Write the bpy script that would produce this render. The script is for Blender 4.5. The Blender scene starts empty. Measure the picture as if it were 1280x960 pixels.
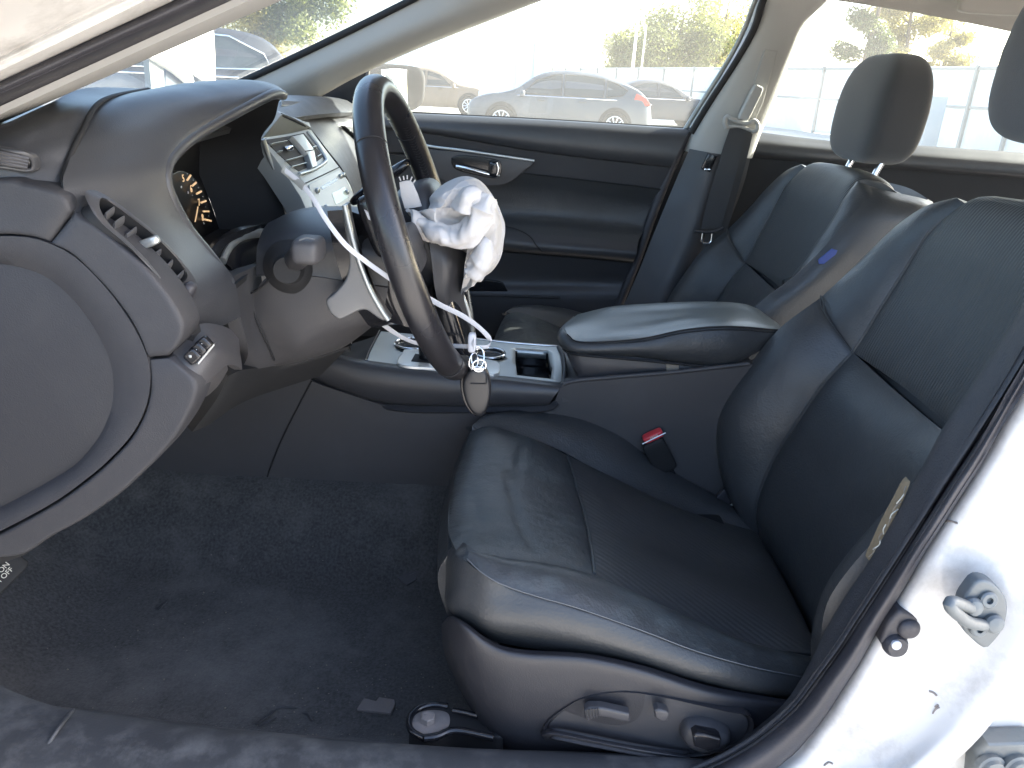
import bpy, bmesh, math, random
import numpy as np
from mathutils import Vector, Matrix, noise

random.seed(7)
SC = bpy.context.scene
COL = SC.collection
rad = math.radians

# ------------------------------------------------------------------ camera
CAM = np.array([0.0, -1.30, 1.10])
FPX = 960.0                      # focal length in pixels of a 1280 px wide frame
PITCH, YAW, ROLL = -21.6, 0.0, 3.0


def cam_axes():
    p, y, r = rad(PITCH), rad(YAW), rad(ROLL)
    fwd = np.array([math.sin(y) * math.cos(p), math.cos(y) * math.cos(p), math.sin(p)])
    right = np.array([math.cos(y), -math.sin(y), 0.0])
    up = np.cross(right, fwd)
    return right * math.cos(r) + up * math.sin(r), up * math.cos(r) - right * math.sin(r), fwd


CR, CU, CF = cam_axes()
cd = bpy.data.cameras.new('camera')
cam = bpy.data.objects.new('camera', cd)
COL.objects.link(cam)
cam.matrix_world = Matrix(((CR[0], CU[0], -CF[0], CAM[0]), (CR[1], CU[1], -CF[1], CAM[1]),
                           (CR[2], CU[2], -CF[2], CAM[2]), (0, 0, 0, 1)))
cd.sensor_width = 36.0
cd.lens = FPX / 1280.0 * 36.0
cd.clip_start = 0.02
cd.clip_end = 2000.0
SC.camera = cam

# ------------------------------------------------------------------ light
SUN_EL, SUN_AZ = 27.0, 18.0      # elevation; azimuth measured from +X (rear of the car) towards +Y (far side)
w = bpy.data.worlds.new('World')
SC.world = w
w.use_nodes = True
wn = w.node_tree.nodes
bg = wn['Background']
sky = wn.new('ShaderNodeTexSky')
sky.sky_type = 'NISHITA'
sky.sun_disc = False
sky.sun_elevation = rad(SUN_EL)
sky.sun_rotation = rad(90.0 - SUN_AZ)
sky.air_density = 0.8
sky.dust_density = 3.0
sky.ozone_density = 1.0
w.node_tree.links.new(sky.outputs[0], bg.inputs[0])
bg.inputs[1].default_value = 0.12
sl = bpy.data.lights.new('sun', 'SUN')
sl.energy = 5.0
sl.angle = rad(0.6)
sl.color = (1.0, 0.96, 0.90)
so = bpy.data.objects.new('sun', sl)
COL.objects.link(so)
sd = Vector((math.cos(rad(SUN_AZ)) * math.cos(rad(SUN_EL)), math.sin(rad(SUN_AZ)) * math.cos(rad(SUN_EL)), math.sin(rad(SUN_EL))))
so.rotation_euler = sd.to_track_quat('Z', 'Y').to_euler()
so.location = (0, 0, 30)
SC.view_settings.view_transform = 'Standard'
SC.view_settings.look = 'None'
SC.view_settings.gamma = 1.0
SC.view_settings.use_curve_mapping = False
SC.view_settings.exposure = 3.35
SC.render.engine = 'CYCLES'
SC.cycles.use_denoising = True
SC.cycles.max_bounces = 12
SC.cycles.diffuse_bounces = 6
SC.cycles.transparent_max_bounces = 24
SC.cycles.caustics_reflective = False
SC.cycles.caustics_refractive = False
SC.cycles.sample_clamp_indirect = 8.0

GROUND_Z = -0.12


# ------------------------------------------------------------------ pixel helpers (1280 x 960)
def ray(px, py):
    return CF + CR * ((px - 640.0) / FPX) - CU * ((py - 480.0) / FPX)


def P(px, py, Y):
    d = ray(px, py)
    return CAM + d * ((Y - CAM[1]) / d[1])


def PX(px, py, X):
    d = ray(px, py)
    return CAM + d * ((X - CAM[0]) / d[0])


def PL(lst):
    return [P(*a) for a in lst]


def AT(px, Y, z=None):
    """ground point under pixel column px at depth Y"""
    p = P(px, 100 + (px - 640) * 0.052, Y)
    p[2] = GROUND_Z if z is None else z
    return p


def V(*a):
    return np.array(a, float)


# ------------------------------------------------------------------ material helpers
MATS = {}


def new_mat(name):
    m = bpy.data.materials.new(name)
    m.use_nodes = True
    n = m.node_tree.nodes
    return m, n, m.node_tree.links, n['Principled BSDF']


def mat(name, col, rough=0.5, metal=0.0, bump=0.0, bscale=400.0, var=0.0, vscale=8.0, spec=0.5, coat=0.0,
        dust=0.0, dscale=6.0, dcol=(0.3, 0.29, 0.27), sheen=0.0, rvar=0.0, wave=None, detail=2.0, big=0.0, bigscale=20.0):
    m, n, L, b = new_mat(name)
    tc = n.new('ShaderNodeTexCoord')
    b.inputs['Base Color'].default_value = (*col, 1)
    b.inputs['Roughness'].default_value = rough
    b.inputs['Metallic'].default_value = metal
    b.inputs['Specular IOR Level'].default_value = spec
    if coat:
        b.inputs['Coat Weight'].default_value = coat
        b.inputs['Coat Roughness'].default_value = 0.06
    if sheen:
        b.inputs['Sheen Weight'].default_value = sheen
        b.inputs['Sheen Roughness'].default_value = 0.6
    colsock = None
    if var > 0:
        nz = n.new('ShaderNodeTexNoise'); nz.inputs['Scale'].default_value = vscale; nz.inputs['Detail'].default_value = 6
        L.new(tc.outputs['Object'], nz.inputs['Vector'])
        rp = n.new('ShaderNodeValToRGB')
        rp.color_ramp.elements[0].position = 0.3; rp.color_ramp.elements[1].position = 0.7
        rp.color_ramp.elements[0].color = (*[c * (1 - var) for c in col], 1)
        rp.color_ramp.elements[1].color = (*[min(1, c * (1 + var)) for c in col], 1)
        L.new(nz.outputs['Fac'], rp.inputs['Fac'])
        colsock = rp.outputs['Color']
    if dust > 0:
        nz = n.new('ShaderNodeTexNoise'); nz.inputs['Scale'].default_value = dscale; nz.inputs['Detail'].default_value = 9
        nz.inputs['Roughness'].default_value = 0.7
        L.new(tc.outputs['Object'], nz.inputs['Vector'])
        rp = n.new('ShaderNodeValToRGB')
        rp.color_ramp.elements[0].position = 0.48; rp.color_ramp.elements[1].position = 0.78
        rp.color_ramp.elements[0].color = (0, 0, 0, 1); rp.color_ramp.elements[1].color = (dust, dust, dust, 1)
        L.new(nz.outputs['Fac'], rp.inputs['Fac'])
        mx = n.new('ShaderNodeMixRGB')
        mx.inputs['Color2'].default_value = (*dcol, 1)
        if colsock: L.new(colsock, mx.inputs['Color1'])
        else: mx.inputs['Color1'].default_value = (*col, 1)
        L.new(rp.outputs['Color'], mx.inputs['Fac'])
        colsock = mx.outputs['Color']
        ad = n.new('ShaderNodeMath'); ad.operation = 'MULTIPLY_ADD'
        ad.inputs[1].default_value = 0.5; ad.inputs[2].default_value = rough
        L.new(rp.outputs['Color'], ad.inputs[0]); L.new(ad.outputs[0], b.inputs['Roughness'])
    if rvar > 0:
        nz = n.new('ShaderNodeTexNoise'); nz.inputs['Scale'].default_value = 14; nz.inputs['Detail'].default_value = 5
        L.new(tc.outputs['Object'], nz.inputs['Vector'])
        mr = n.new('ShaderNodeMapRange')
        mr.inputs[1].default_value = 0.3; mr.inputs[2].default_value = 0.7
        mr.inputs[3].default_value = max(0.02, rough - rvar); mr.inputs[4].default_value = min(1, rough + rvar)
        L.new(nz.outputs['Fac'], mr.inputs[0]); L.new(mr.outputs[0], b.inputs['Roughness'])
    if colsock: L.new(colsock, b.inputs['Base Color'])
    last = None
    if big > 0:
        nz = n.new('ShaderNodeTexNoise'); nz.inputs['Scale'].default_value = bigscale; nz.inputs['Detail'].default_value = 3
        L.new(tc.outputs['Object'], nz.inputs['Vector'])
        bp = n.new('ShaderNodeBump'); bp.inputs['Strength'].default_value = big; bp.inputs['Distance'].default_value = 0.01
        L.new(nz.outputs['Fac'], bp.inputs['Height']); last = bp
    if wave:
        wv = n.new('ShaderNodeTexWave'); wv.bands_direction = wave[0]; wv.inputs['Scale'].default_value = wave[1]
        wv.inputs['Distortion'].default_value = 0.6; wv.inputs['Detail'].default_value = 1
        wv.inputs['Detail Scale'].default_value = 2.0
        L.new(tc.outputs['Object'], wv.inputs['Vector'])
        bp = n.new('ShaderNodeBump'); bp.inputs['Strength'].default_value = wave[2]; bp.inputs['Distance'].default_value = 0.001
        L.new(wv.outputs['Fac'], bp.inputs['Height'])
        if last: L.new(last.outputs['Normal'], bp.inputs['Normal'])
        last = bp
    if bump > 0:
        nz = n.new('ShaderNodeTexNoise'); nz.inputs['Scale'].default_value = bscale; nz.inputs['Detail'].default_value = detail
        L.new(tc.outputs['Object'], nz.inputs['Vector'])
        bp = n.new('ShaderNodeBump'); bp.inputs['Strength'].default_value = bump; bp.inputs['Distance'].default_value = 0.001
        L.new(nz.outputs['Fac'], bp.inputs['Height'])
        if last: L.new(last.outputs['Normal'], bp.inputs['Normal'])
        last = bp
    if last: L.new(last.outputs['Normal'], b.inputs['Normal'])
    MATS[name] = m
    return m


def glass_mat(name, tint, gloss=0.06, dustc=0.0):
    m = bpy.data.materials.new(name); m.use_nodes = True
    n = m.node_tree.nodes; L = m.node_tree.links
    n.remove(n['Principled BSDF'])
    out = n['Material Output']
    tr = n.new('ShaderNodeBsdfTransparent'); tr.inputs[0].default_value = (*tint, 1)
    gl = n.new('ShaderNodeBsdfGlossy'); gl.inputs['Roughness'].default_value = 0.01
    lw = n.new('ShaderNodeLayerWeight'); lw.inputs['Blend'].default_value = 0.5
    pw_ = n.new('ShaderNodeMath'); pw_.operation = 'POWER'; pw_.inputs[1].default_value = 5.0
    L.new(lw.outputs['Facing'], pw_.inputs[0])
    fr = n.new('ShaderNodeMath'); fr.operation = 'MULTIPLY_ADD'; fr.inputs[1].default_value = 0.45; fr.inputs[2].default_value = 0.03
    L.new(pw_.outputs[0], fr.inputs[0])
    mx = n.new('ShaderNodeMixShader')
    L.new(fr.outputs[0], mx.inputs[0]); L.new(tr.outputs[0], mx.inputs[1]); L.new(gl.outputs[0], mx.inputs[2])
    sh = mx
    if dustc > 0:
        tl = n.new('ShaderNodeBsdfTranslucent'); tl.inputs[0].default_value = (0.8, 0.78, 0.74, 1)
        nz = n.new('ShaderNodeTexNoise'); nz.inputs['Scale'].default_value = 5; nz.inputs['Detail'].default_value = 5
        mr = n.new('ShaderNodeMapRange'); mr.inputs[3].default_value = dustc * 0.5; mr.inputs[4].default_value = dustc * 1.5
        L.new(nz.outputs['Fac'], mr.inputs[0])
        m2 = n.new('ShaderNodeMixShader')
        L.new(mr.outputs[0], m2.inputs[0]); L.new(mx.outputs[0], m2.inputs[1]); L.new(tl.outputs[0], m2.inputs[2])
        sh = m2
    L.new(sh.outputs[0], out.inputs['Surface'])
    MATS[name] = m
    return m


M = MATS
mat('dash_plastic', (0.044, 0.045, 0.049), 0.40, bump=0.25, bscale=900, rvar=0.05, spec=0.5, dust=0.10, dscale=9, dcol=(0.16, 0.155, 0.15))
mat('soft_plastic', (0.025, 0.025, 0.0285), 0.62, bump=0.3, bscale=800, dust=0.08, dscale=11, dcol=(0.17, 0.16, 0.15))
mat('field_plastic_shaded', (0.019, 0.0195, 0.023), 0.65, bump=0.3, bscale=700, dust=0.10, dscale=11, dcol=(0.12, 0.115, 0.11))  # darker copy of the end panel plastic, the field's shading put into the colour
mat('shield_plastic', (0.022, 0.022, 0.026), 0.45, bump=0.25, bscale=600, dust=0.2, dscale=16, dcol=(0.06, 0.058, 0.058))
mat('lower_plastic', (0.050, 0.048, 0.050), 0.55, bump=0.25, bscale=900, dust=0.12, dscale=10, dcol=(0.14, 0.135, 0.13))
mat('trim_plastic', (0.043, 0.042, 0.045), 0.42, bump=0.2, bscale=1100, rvar=0.06)
mat('slat_plastic', (0.075, 0.076, 0.082), 0.45)
mat('fob_plastic', (0.016, 0.016, 0.018), 0.4)
mat('gloss_black', (0.012, 0.012, 0.014), 0.18)
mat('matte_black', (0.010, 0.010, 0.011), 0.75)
mat('rubber', (0.030, 0.029, 0.034), 0.52, bump=0.3, bscale=500, dust=0.25, dscale=14, dcol=(0.13, 0.125, 0.13))
mat('pillar_plastic', (0.034, 0.035, 0.040), 0.55, bump=0.6, bscale=420, dust=0.15, dscale=13, dcol=(0.14, 0.135, 0.13))
mat('sill_plastic', (0.046, 0.047, 0.050), 0.5, bump=0.3, bscale=350, var=0.18, vscale=10, dust=0.7, dscale=22, dcol=(0.17, 0.168, 0.165))
mat('leather', (0.038, 0.040, 0.042), 0.43, bump=0.5, bscale=330, rvar=0.07, big=0.25, bigscale=16)
mat('leather_worn', (0.040, 0.042, 0.043), 0.43, bump=0.5, bscale=330, big=0.4, bigscale=22, dust=0.75, dscale=13, dcol=(0.10, 0.12, 0.12))
mat('leather_rib', (0.041, 0.043, 0.044), 0.51, bump=0.25, bscale=500, wave=('Y', 55.0, 0.6), dust=0.25, dscale=9, dcol=(0.09, 0.10, 0.10), big=0.2, bigscale=14)
mat('leather_rib_x', (0.039, 0.040, 0.041), 0.53, bump=0.25, bscale=500, wave=('DIAGONAL', 56.0, 0.28), dust=0.45, dscale=7, dcol=(0.085, 0.09, 0.09), big=0.3, bigscale=14)
mat('armrest_leather', (0.085, 0.10, 0.102), 0.33, bump=0.3, bscale=330)  # the lid's teal sky sheen is put into this base colour
mat('thread', (0.10, 0.105, 0.11), 0.7)
mat('dark_thread', (0.012, 0.012, 0.014), 0.8)
mat('seat_fabric', (0.018, 0.018, 0.020), 0.9, bump=0.5, bscale=900, sheen=0.2)
mat('headrest_fabric', (0.019, 0.020, 0.0225), 0.85, bump=0.5, bscale=900, sheen=0.3)
mat('carpet', (0.043, 0.042, 0.041), 0.95, bump=1.0, bscale=420, detail=8, sheen=0.15, var=0.5, vscale=240, dust=0.85, dscale=4.2, dcol=(0.145, 0.137, 0.128))
mat('beige_trim', (0.36, 0.355, 0.34), 0.75, bump=0.25, bscale=900, var=0.04, vscale=6)
mat('headliner', (0.36, 0.345, 0.32), 0.95, bump=0.5, bscale=1200)
mat('white_paint', (0.60, 0.585, 0.56), 0.28, coat=0.6, dust=0.75, dscale=11, dcol=(0.17, 0.15, 0.125), rvar=0)
mat('shade_paint', (0.55, 0.54, 0.51), 0.5, dust=0.45, dscale=9, dcol=(0.3, 0.26, 0.21))  # white body paint darkened, the recess shade is in its colour
mat('silver', (0.42, 0.44, 0.44), 0.35, metal=0.75, bump=0.05, bscale=1500, rvar=0.05)
mat('silver_paint', (0.29, 0.30, 0.29), 0.42, metal=0.4, rvar=0.05)
mat('satin_grey', (0.15, 0.15, 0.15), 0.42, metal=0.4)
mat('radio_silver', (0.42, 0.42, 0.39), 0.45, metal=0.3)
mat('gear_silver', (0.62, 0.63, 0.62), 0.35, metal=0.5)
mat('chrome', (0.75, 0.76, 0.78), 0.12, metal=1.0)
mat('steel', (0.13, 0.145, 0.15), 0.5, metal=0.3, bump=0.4, bscale=150, dust=0.4, dscale=40, dcol=(0.18, 0.17, 0.16))
mat('rusty_steel', (0.20, 0.18, 0.17), 0.75, metal=0.3, bump=1.0, bscale=260, dust=0.7, dscale=60, dcol=(0.32, 0.26, 0.22))
mat('airbag_cloth', (0.50, 0.485, 0.475), 0.85, bump=0.35, bscale=1200, big=0.35, bigscale=45)
mat('zip_white', (0.46, 0.47, 0.50), 0.4)
mat('wheel_leather', (0.018, 0.017, 0.019), 0.30, bump=0.15, bscale=700, rvar=0.06)
mat('red_button', (0.62, 0.05, 0.06), 0.35)
mat('blue_tape', (0.02, 0.05, 0.22), 0.6)
mat('gauge_black', (0.006, 0.006, 0.007), 0.3)
mat('webbing', (0.050, 0.050, 0.052), 0.8, bump=0.5, bscale=700)
mat('foam', (0.20, 0.155, 0.095), 0.95, bump=1.0, bscale=200)
mat('label_white', (0.6, 0.58, 0.5), 0.7)
mat('tan_label', (0.22, 0.19, 0.15), 0.8)
mat('ground', (0.40, 0.375, 0.34), 0.95, bump=1.0, bscale=3.0, detail=8, var=0.2, vscale=0.35, dust=0.4, dscale=0.15, dcol=(0.52, 0.49, 0.44))
mat('fence_white', (0.72, 0.71, 0.68), 0.5, var=0.06, vscale=0.6, dust=0.25, dscale=0.8, dcol=(0.5, 0.46, 0.4))
mat('fence_blue', (0.42, 0.55, 0.66), 0.55, var=0.06, vscale=0.5)
mat('fence_post', (0.30, 0.29, 0.27), 0.6, metal=0.3)
mat('bark', (0.09, 0.065, 0.045), 0.9, bump=1.0, bscale=12)
mat('tyre', (0.018, 0.018, 0.018), 0.85)
mat('alloy', (0.55, 0.55, 0.55), 0.3, metal=0.8)
mat('car_grey', (0.055, 0.066, 0.082), 0.42, metal=0.3, dust=0.4, dscale=1.5, dcol=(0.16, 0.14, 0.12))
mat('car_dark', (0.03, 0.032, 0.04), 0.4, dust=0.3, dscale=1.5, dcol=(0.10, 0.09, 0.08))
mat('car_black', (0.022, 0.022, 0.026), 0.45, dust=0.4, dscale=1.5, dcol=(0.09, 0.075, 0.06))
mat('car_brown', (0.12, 0.09, 0.065), 0.5, dust=0.4, dscale=1.2, dcol=(0.22, 0.17, 0.12))
mat('car_glass', (0.03, 0.035, 0.035), 0.06)
mat('tail_red', (0.30, 0.04, 0.03), 0.2)
mat('dark_trim', (0.02, 0.02, 0.022), 0.6)
mat('mirror_glass', (0.75, 0.80, 0.78), 0.02, metal=1.0)
mat('display_glass', (0.30, 0.34, 0.24), 0.15)
mat('grey_box', (0.32, 0.35, 0.37), 0.6)
for nm, c in (('leaf_green', (0.12, 0.13, 0.045)), ('leaf_yellow', (0.22, 0.19, 0.06)), ('leaf_dark', (0.06, 0.075, 0.03))):
    m, n, L, b = new_mat(nm)
    b.inputs['Base Color'].default_value = (*c, 1); b.inputs['Roughness'].default_value = 0.6
    tl = n.new('ShaderNodeBsdfTranslucent'); tl.inputs[0].default_value = (c[0] * 1.5, c[1] * 1.5, c[2], 1)
    mx = n.new('ShaderNodeMixShader'); mx.inputs[0].default_value = 0.4
    L.new(b.outputs[0], mx.inputs[1]); L.new(tl.outputs[0], mx.inputs[2])
    L.new(mx.outputs[0], n['Material Output'].inputs['Surface'])
    MATS[nm] = m
m, n, L, b = new_mat('gauge_mark')
b.inputs['Base Color'].default_value = (0.6, 0.45, 0.28, 1)
b.inputs['Emission Color'].default_value = (1.0, 0.62, 0.30, 1); b.inputs['Emission Strength'].default_value = 0.06
MATS['gauge_mark'] = m
glass_mat('window_glass', (0.88, 0.91, 0.88), dustc=0.030)
glass_mat('windscreen_glass', (0.88, 0.91, 0.88), dustc=0.05)


# ------------------------------------------------------------------ geometry helpers
def tag(o, label=None, cat=None, group=None, kind=None):
    if label: o['label'] = label
    if cat: o['category'] = cat
    if group: o['group'] = group
    if kind: o['kind'] = kind
    return o


def thing(name, label, cat, loc=(0, 0, 0), group=None):
    o = bpy.data.objects.new(name, None)
    o.empty_display_size = 0.05
    COL.objects.link(o)
    o.location = Vector([float(x) for x in loc])
    return tag(o, label, cat, group)


def link(name, me, m, parent, smooth=True):
    o = bpy.data.objects.new(name, me)
    COL.objects.link(o)
    if m is not None:
        me.materials.clear(); me.materials.append(MATS[m] if isinstance(m, str) else m)
    if parent is not None:
        o.parent = parent
        if parent.type == 'EMPTY' and not parent.get('_local'):
            o.matrix_parent_inverse = Matrix.Translation(-parent.location)
    return o


def mesh(name, verts, faces, m, parent=None, smooth=True, angle=None, recalc=True):
    me = bpy.data.meshes.new(name)
    me.from_pydata([tuple(map(float, v)) for v in verts], [], faces)
    bm = bmesh.new(); bm.from_mesh(me)
    if recalc: bmesh.ops.recalc_face_normals(bm, faces=bm.faces)
    for f in bm.faces: f.smooth = smooth
    if smooth and angle is not None:
        for e in bm.edges:
            if len(e.link_faces) == 2 and e.calc_face_angle(0) > rad(angle): e.smooth = False
    bm.to_mesh(me); bm.free()
    return link(name, me, m, parent)


def finish(name, bm, m, parent, smooth=True, angle=35):
    bmesh.ops.recalc_face_normals(bm, faces=bm.faces)
    for f in bm.faces: f.smooth = smooth
    for e in bm.edges:
        if len(e.link_faces) == 2 and e.calc_face_angle(0) > rad(angle): e.smooth = False
    me = bpy.data.meshes.new(name); bm.to_mesh(me); bm.free()
    return link(name, me, m, parent)


def cr(pts, n, closed=False):
    """Catmull-Rom through pts, resampled to n points by arc length"""
    p = np.array(pts, float)
    k = len(p)
    if k == 2 and not closed:
        return np.array([p[0] + (p[1] - p[0]) * t for t in np.linspace(0, 1, n)])
    if closed:
        q = np.vstack([p[-1], p, p[0], p[1]]); segs = k
    else:
        q = np.vstack([2 * p[0] - p[1], p, 2 * p[-1] - p[-2]]); segs = k - 1
    fine = []
    S = 14
    for i in range(segs):
        a, b, c, d = q[i], q[i + 1], q[i + 2], q[i + 3]
        for j in range(S):
            t = j / S
            fine.append(0.5 * ((2 * b) + (-a + c) * t + (2 * a - 5 * b + 4 * c - d) * t * t + (-a + 3 * b - 3 * c + d) * t ** 3))
    fine.append(p[0] if closed else p[-1])
    fine = np.array(fine)
    s = np.r_[0, np.cumsum(np.linalg.norm(np.diff(fine, axis=0), axis=1))]
    tt = np.linspace(0, s[-1], n + 1 if closed else n)
    out = np.stack([np.interp(tt, s, fine[:, i]) for i in range(3)], 1)
    return out[:-1] if closed else out


def crg(col, n):
    """Catmull-Rom across rows, uniform parameter"""
    p = np.array(col, float); k = len(p)
    if k == 2:
        return np.array([p[0] + (p[1] - p[0]) * t for t in np.linspace(0, 1, n)])
    q = np.concatenate([[2 * p[0] - p[1]], p, [2 * p[-1] - p[-2]]])
    out = []
    for t in np.linspace(0, k - 1, n):
        i = min(int(t), k - 2); f = t - i
        a, b, c, d = q[i], q[i + 1], q[i + 2], q[i + 3]
        out.append(0.5 * ((2 * b) + (-a + c) * f + (2 * a - 5 * b + 4 * c - d) * f * f + (-a + 3 * b - 3 * c + d) * f ** 3))
    return np.array(out)


def grid_normals(G):
    du = np.gradient(G, axis=0); dv = np.gradient(G, axis=1)
    nn = np.cross(du, dv); l = np.linalg.norm(nn, axis=2, keepdims=True); l[l == 0] = 1
    return nn / l


def patch(name, rows, m, parent=None, nu=20, nv=28, puff=0.0, pw=4, thick=0.012, back=None, disp=None, face=None, pu=True, pv=True, angle=60):
    """smooth solid sheet through rows of 3D points; front faces the open door (or 'face'), thickness goes behind"""
    R = np.array([cr(r, nv) for r in rows])
    G = np.transpose(np.array([crg(R[:, j], nu) for j in range(nv)]), (1, 0, 2))
    N = grid_normals(G)
    tgt = CAM if face is None else None
    c = G.mean((0, 1)); nm = N.mean((0, 1))
    d = (CAM - c) if face is None else np.array(face, float)
    if nm @ d < 0: N = -N
    if puff or disp is not None:
        u = np.linspace(-1, 1, nu); v = np.linspace(-1, 1, nv)
        fu = (1 - np.abs(u) ** pw) if pu else np.ones(nu)
        fv = (1 - np.abs(v) ** pw) if pv else np.ones(nv)
        h = puff * np.outer(fu, fv)
        if disp is not None:
            for i in range(nu):
                for j in range(nv):
                    h[i, j] += disp(i / (nu - 1), j / (nv - 1), G[i, j])
        G = G + N * h[:, :, None]
    B = G - N * thick if back is None else G + np.array(back, float)
    verts = list(G.reshape(-1, 3)) + list(B.reshape(-1, 3))
    o = nu * nv
    F = []
    for i in range(nu - 1):
        for j in range(nv - 1):
            a = i * nv + j
            F.append((a, a + 1, a + nv + 1, a + nv)); F.append((o + a, o + a + nv, o + a + nv + 1, o + a + 1))
    for j in range(nv - 1):
        F.append((j, o + j, o + j + 1, j + 1)); a = (nu - 1) * nv + j
        F.append((a, a + 1, o + a + 1, o + a))
    for i in range(nu - 1):
        a = i * nv; F.append((a, a + nv, o + a + nv, o + a))
        a = i * nv + nv - 1; F.append((a, o + a, o + a + nv, a + nv))
    return mesh(name, verts, F, m, parent, True, angle)


def extr(name, pts, depth, m, parent=None, bev=0.003, seg=3, smooth_outline=0, d=None):
    """prism: outline of 3D points is the front, pushed back along d (default +Y) by depth; front edge rounded"""
    p = np.array(pts, float)
    if smooth_outline: p = cr(p, smooth_outline, closed=True)
    dv = V(0, 1, 0) if d is None else np.array(d, float)
    dv = dv / np.linalg.norm(dv) * depth
    bm = bmesh.new()
    a = [bm.verts.new(tuple(x)) for x in p]
    b = [bm.verts.new(tuple(x + dv)) for x in p]
    f = bm.faces.new(a); bm.faces.new(list(reversed(b)))
    n = len(a)
    for i in range(n): bm.faces.new((a[i], b[i], b[(i + 1) % n], a[(i + 1) % n]))
    bmesh.ops.recalc_face_normals(bm, faces=bm.faces)
    if bev > 0:
        bm.edges.ensure_lookup_table()
        es = [e for e in f.edges]
        try: bmesh.ops.bevel(bm, geom=es, offset=bev, segments=seg, affect='EDGES', profile=0.6)
        except Exception: pass
    return finish(name, bm, m, parent, True, 40)


def frame_extr(name, outer, inner, depth, m, parent=None, bev=0.0, n=48, d=None):
    """ring prism between two closed outlines"""
    o = cr(outer, n, closed=True); i = cr(inner, n, closed=True)
    return ring_mesh(name, o, i, depth, m, parent, d)


def ring_mesh(name, o, i, depth, m, parent=None, d=None, raise_=0.0):
    dv = V(0, 1, 0) if d is None else np.array(d, float)
    dv = dv / np.linalg.norm(dv)
    n = len(o)
    mid = (o + i) / 2 - dv * raise_
    loops = [o + dv * depth, o, o * .75 + i * .25 - dv * raise_ * .7, mid, o * .25 + i * .75 - dv * raise_ * .7, i, i + dv * depth]
    vs = np.concatenate(loops); F = []
    K = len(loops)
    for k in range(K):
        k2 = (k + 1) % K
        for j in range(n):
            j2 = (j + 1) % n
            F.append((k * n + j, k * n + j2, k2 * n + j2, k2 * n + j))
    return mesh(name, vs, F, m, parent, True, 50)


def dome(name, outline, h, m, parent=None, nrm=None, n=64, rings=14, pw=2.0, back=0.01, prof=None, disp=None, center=None, smooth=True):
    """star-shaped outline filled with a domed cap of height h along nrm, closed behind"""
    o = cr(outline, n, closed=True) if smooth else np.array(outline, float)
    n = len(o)
    c = o.mean(0) if center is None else np.array(center, float)
    nv = V(0, -1, 0) if nrm is None else np.array(nrm, float)
    nv = nv / np.linalg.norm(nv)
    vs = []; F = []
    for k in range(rings):
        s = 1 - k / rings
        hh = h * (prof(s) if prof else (1 - s ** pw) ** (1 / pw))
        for j in range(n):
            p = c + (o[j] - c) * s + nv * hh
            if disp is not None: p = p + disp(s, j / n, p)
            vs.append(p)
    tip = c + nv * h * (prof(0) if prof else 1)
    if disp is not None: tip = tip + disp(0, 0, tip)
    vs.append(tip); ti = len(vs) - 1
    for k in range(rings - 1):
        for j in range(n):
            j2 = (j + 1) % n
            F.append((k * n + j, k * n + j2, (k + 1) * n + j2, (k + 1) * n + j))
    for j in range(n): F.append(((rings - 1) * n + j, (rings - 1) * n + (j + 1) % n, ti))
    b0 = len(vs)
    for j in range(n): vs.append(o[j] - nv * back)
    for j in range(n): F.append((j, b0 + j, b0 + (j + 1) % n, (j + 1) % n))
    F.append(tuple(b0 + j for j in range(n)))
    return mesh(name, vs, F, m, parent, True, 60)


def tube(name, pts, r, m, parent=None, seg=10, n=None, closed=False, flat=None, side=None):
    """swept tube; r scalar or list; flat=(a,b) elliptical factors with 'side' reference vector"""
    p = np.array(pts, float)
    if n: p = cr(p, n, closed)
    k = len(p)
    rr = np.full(k, r, float) if np.isscalar(r) else np.interp(np.linspace(0, 1, k), np.linspace(0, 1, len(r)), r)
    T = np.gradient(p, axis=0) if not closed else (np.roll(p, -1, 0) - np.roll(p, 1, 0))
    T = T / np.linalg.norm(T, axis=1)[:, None]
    ref = np.array(side, float) if side is not None else (V(0, 0, 1) if abs(T[0][2]) < .9 else V(1, 0, 0))
    u = ref - T[0] * (ref @ T[0]); u /= np.linalg.norm(u)
    vs = []; fa, fb = flat if flat else (1, 1)
    for i in range(k):
        if side is not None: u = np.array(side, float)
        u = u - T[i] * (u @ T[i]); u /= np.linalg.norm(u)
        v = np.cross(T[i], u)
        for j in range(seg):
            a = 2 * math.pi * (j + .5) / seg
            vs.append(p[i] + rr[i] * (u * math.cos(a) * fa + v * math.sin(a) * fb))
    F = []
    for i in range(k if closed else k - 1):
        i2 = (i + 1) % k
        for j in range(seg):
            j2 = (j + 1) % seg
            F.append((i * seg + j, i * seg + j2, i2 * seg + j2, i2 * seg + j))
    if not closed:
        F.append(tuple(range(seg))); F.append(tuple((k - 1) * seg + j for j in range(seg)))
    return mesh(name, vs, F, m, parent, True, 50 if seg > 4 else 30)


def lathe(name, c, axis, prof, m, parent=None, seg=32, angle=35):
    a = np.array(axis, float); a /= np.linalg.norm(a)
    ref = V(0, 0, 1) if abs(a[2]) < .9 else V(1, 0, 0)
    u = np.cross(a, ref); u /= np.linalg.norm(u); v = np.cross(a, u)
    c = np.array(c, float); vs = []; F = []
    for r, h in prof:
        for j in range(seg):
            t = 2 * math.pi * j / seg
            vs.append(c + a * h + (u * math.cos(t) + v * math.sin(t)) * max(r, 1e-5))
    k = len(prof)
    for i in range(k - 1):
        for j in range(seg):
            j2 = (j + 1) % seg
            F.append((i * seg + j, i * seg + j2, (i + 1) * seg + j2, (i + 1) * seg + j))
    F.append(tuple(range(seg))); F.append(tuple((k - 1) * seg + j for j in range(seg)))
    return mesh(name, vs, F, m, parent, True, angle)


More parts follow.
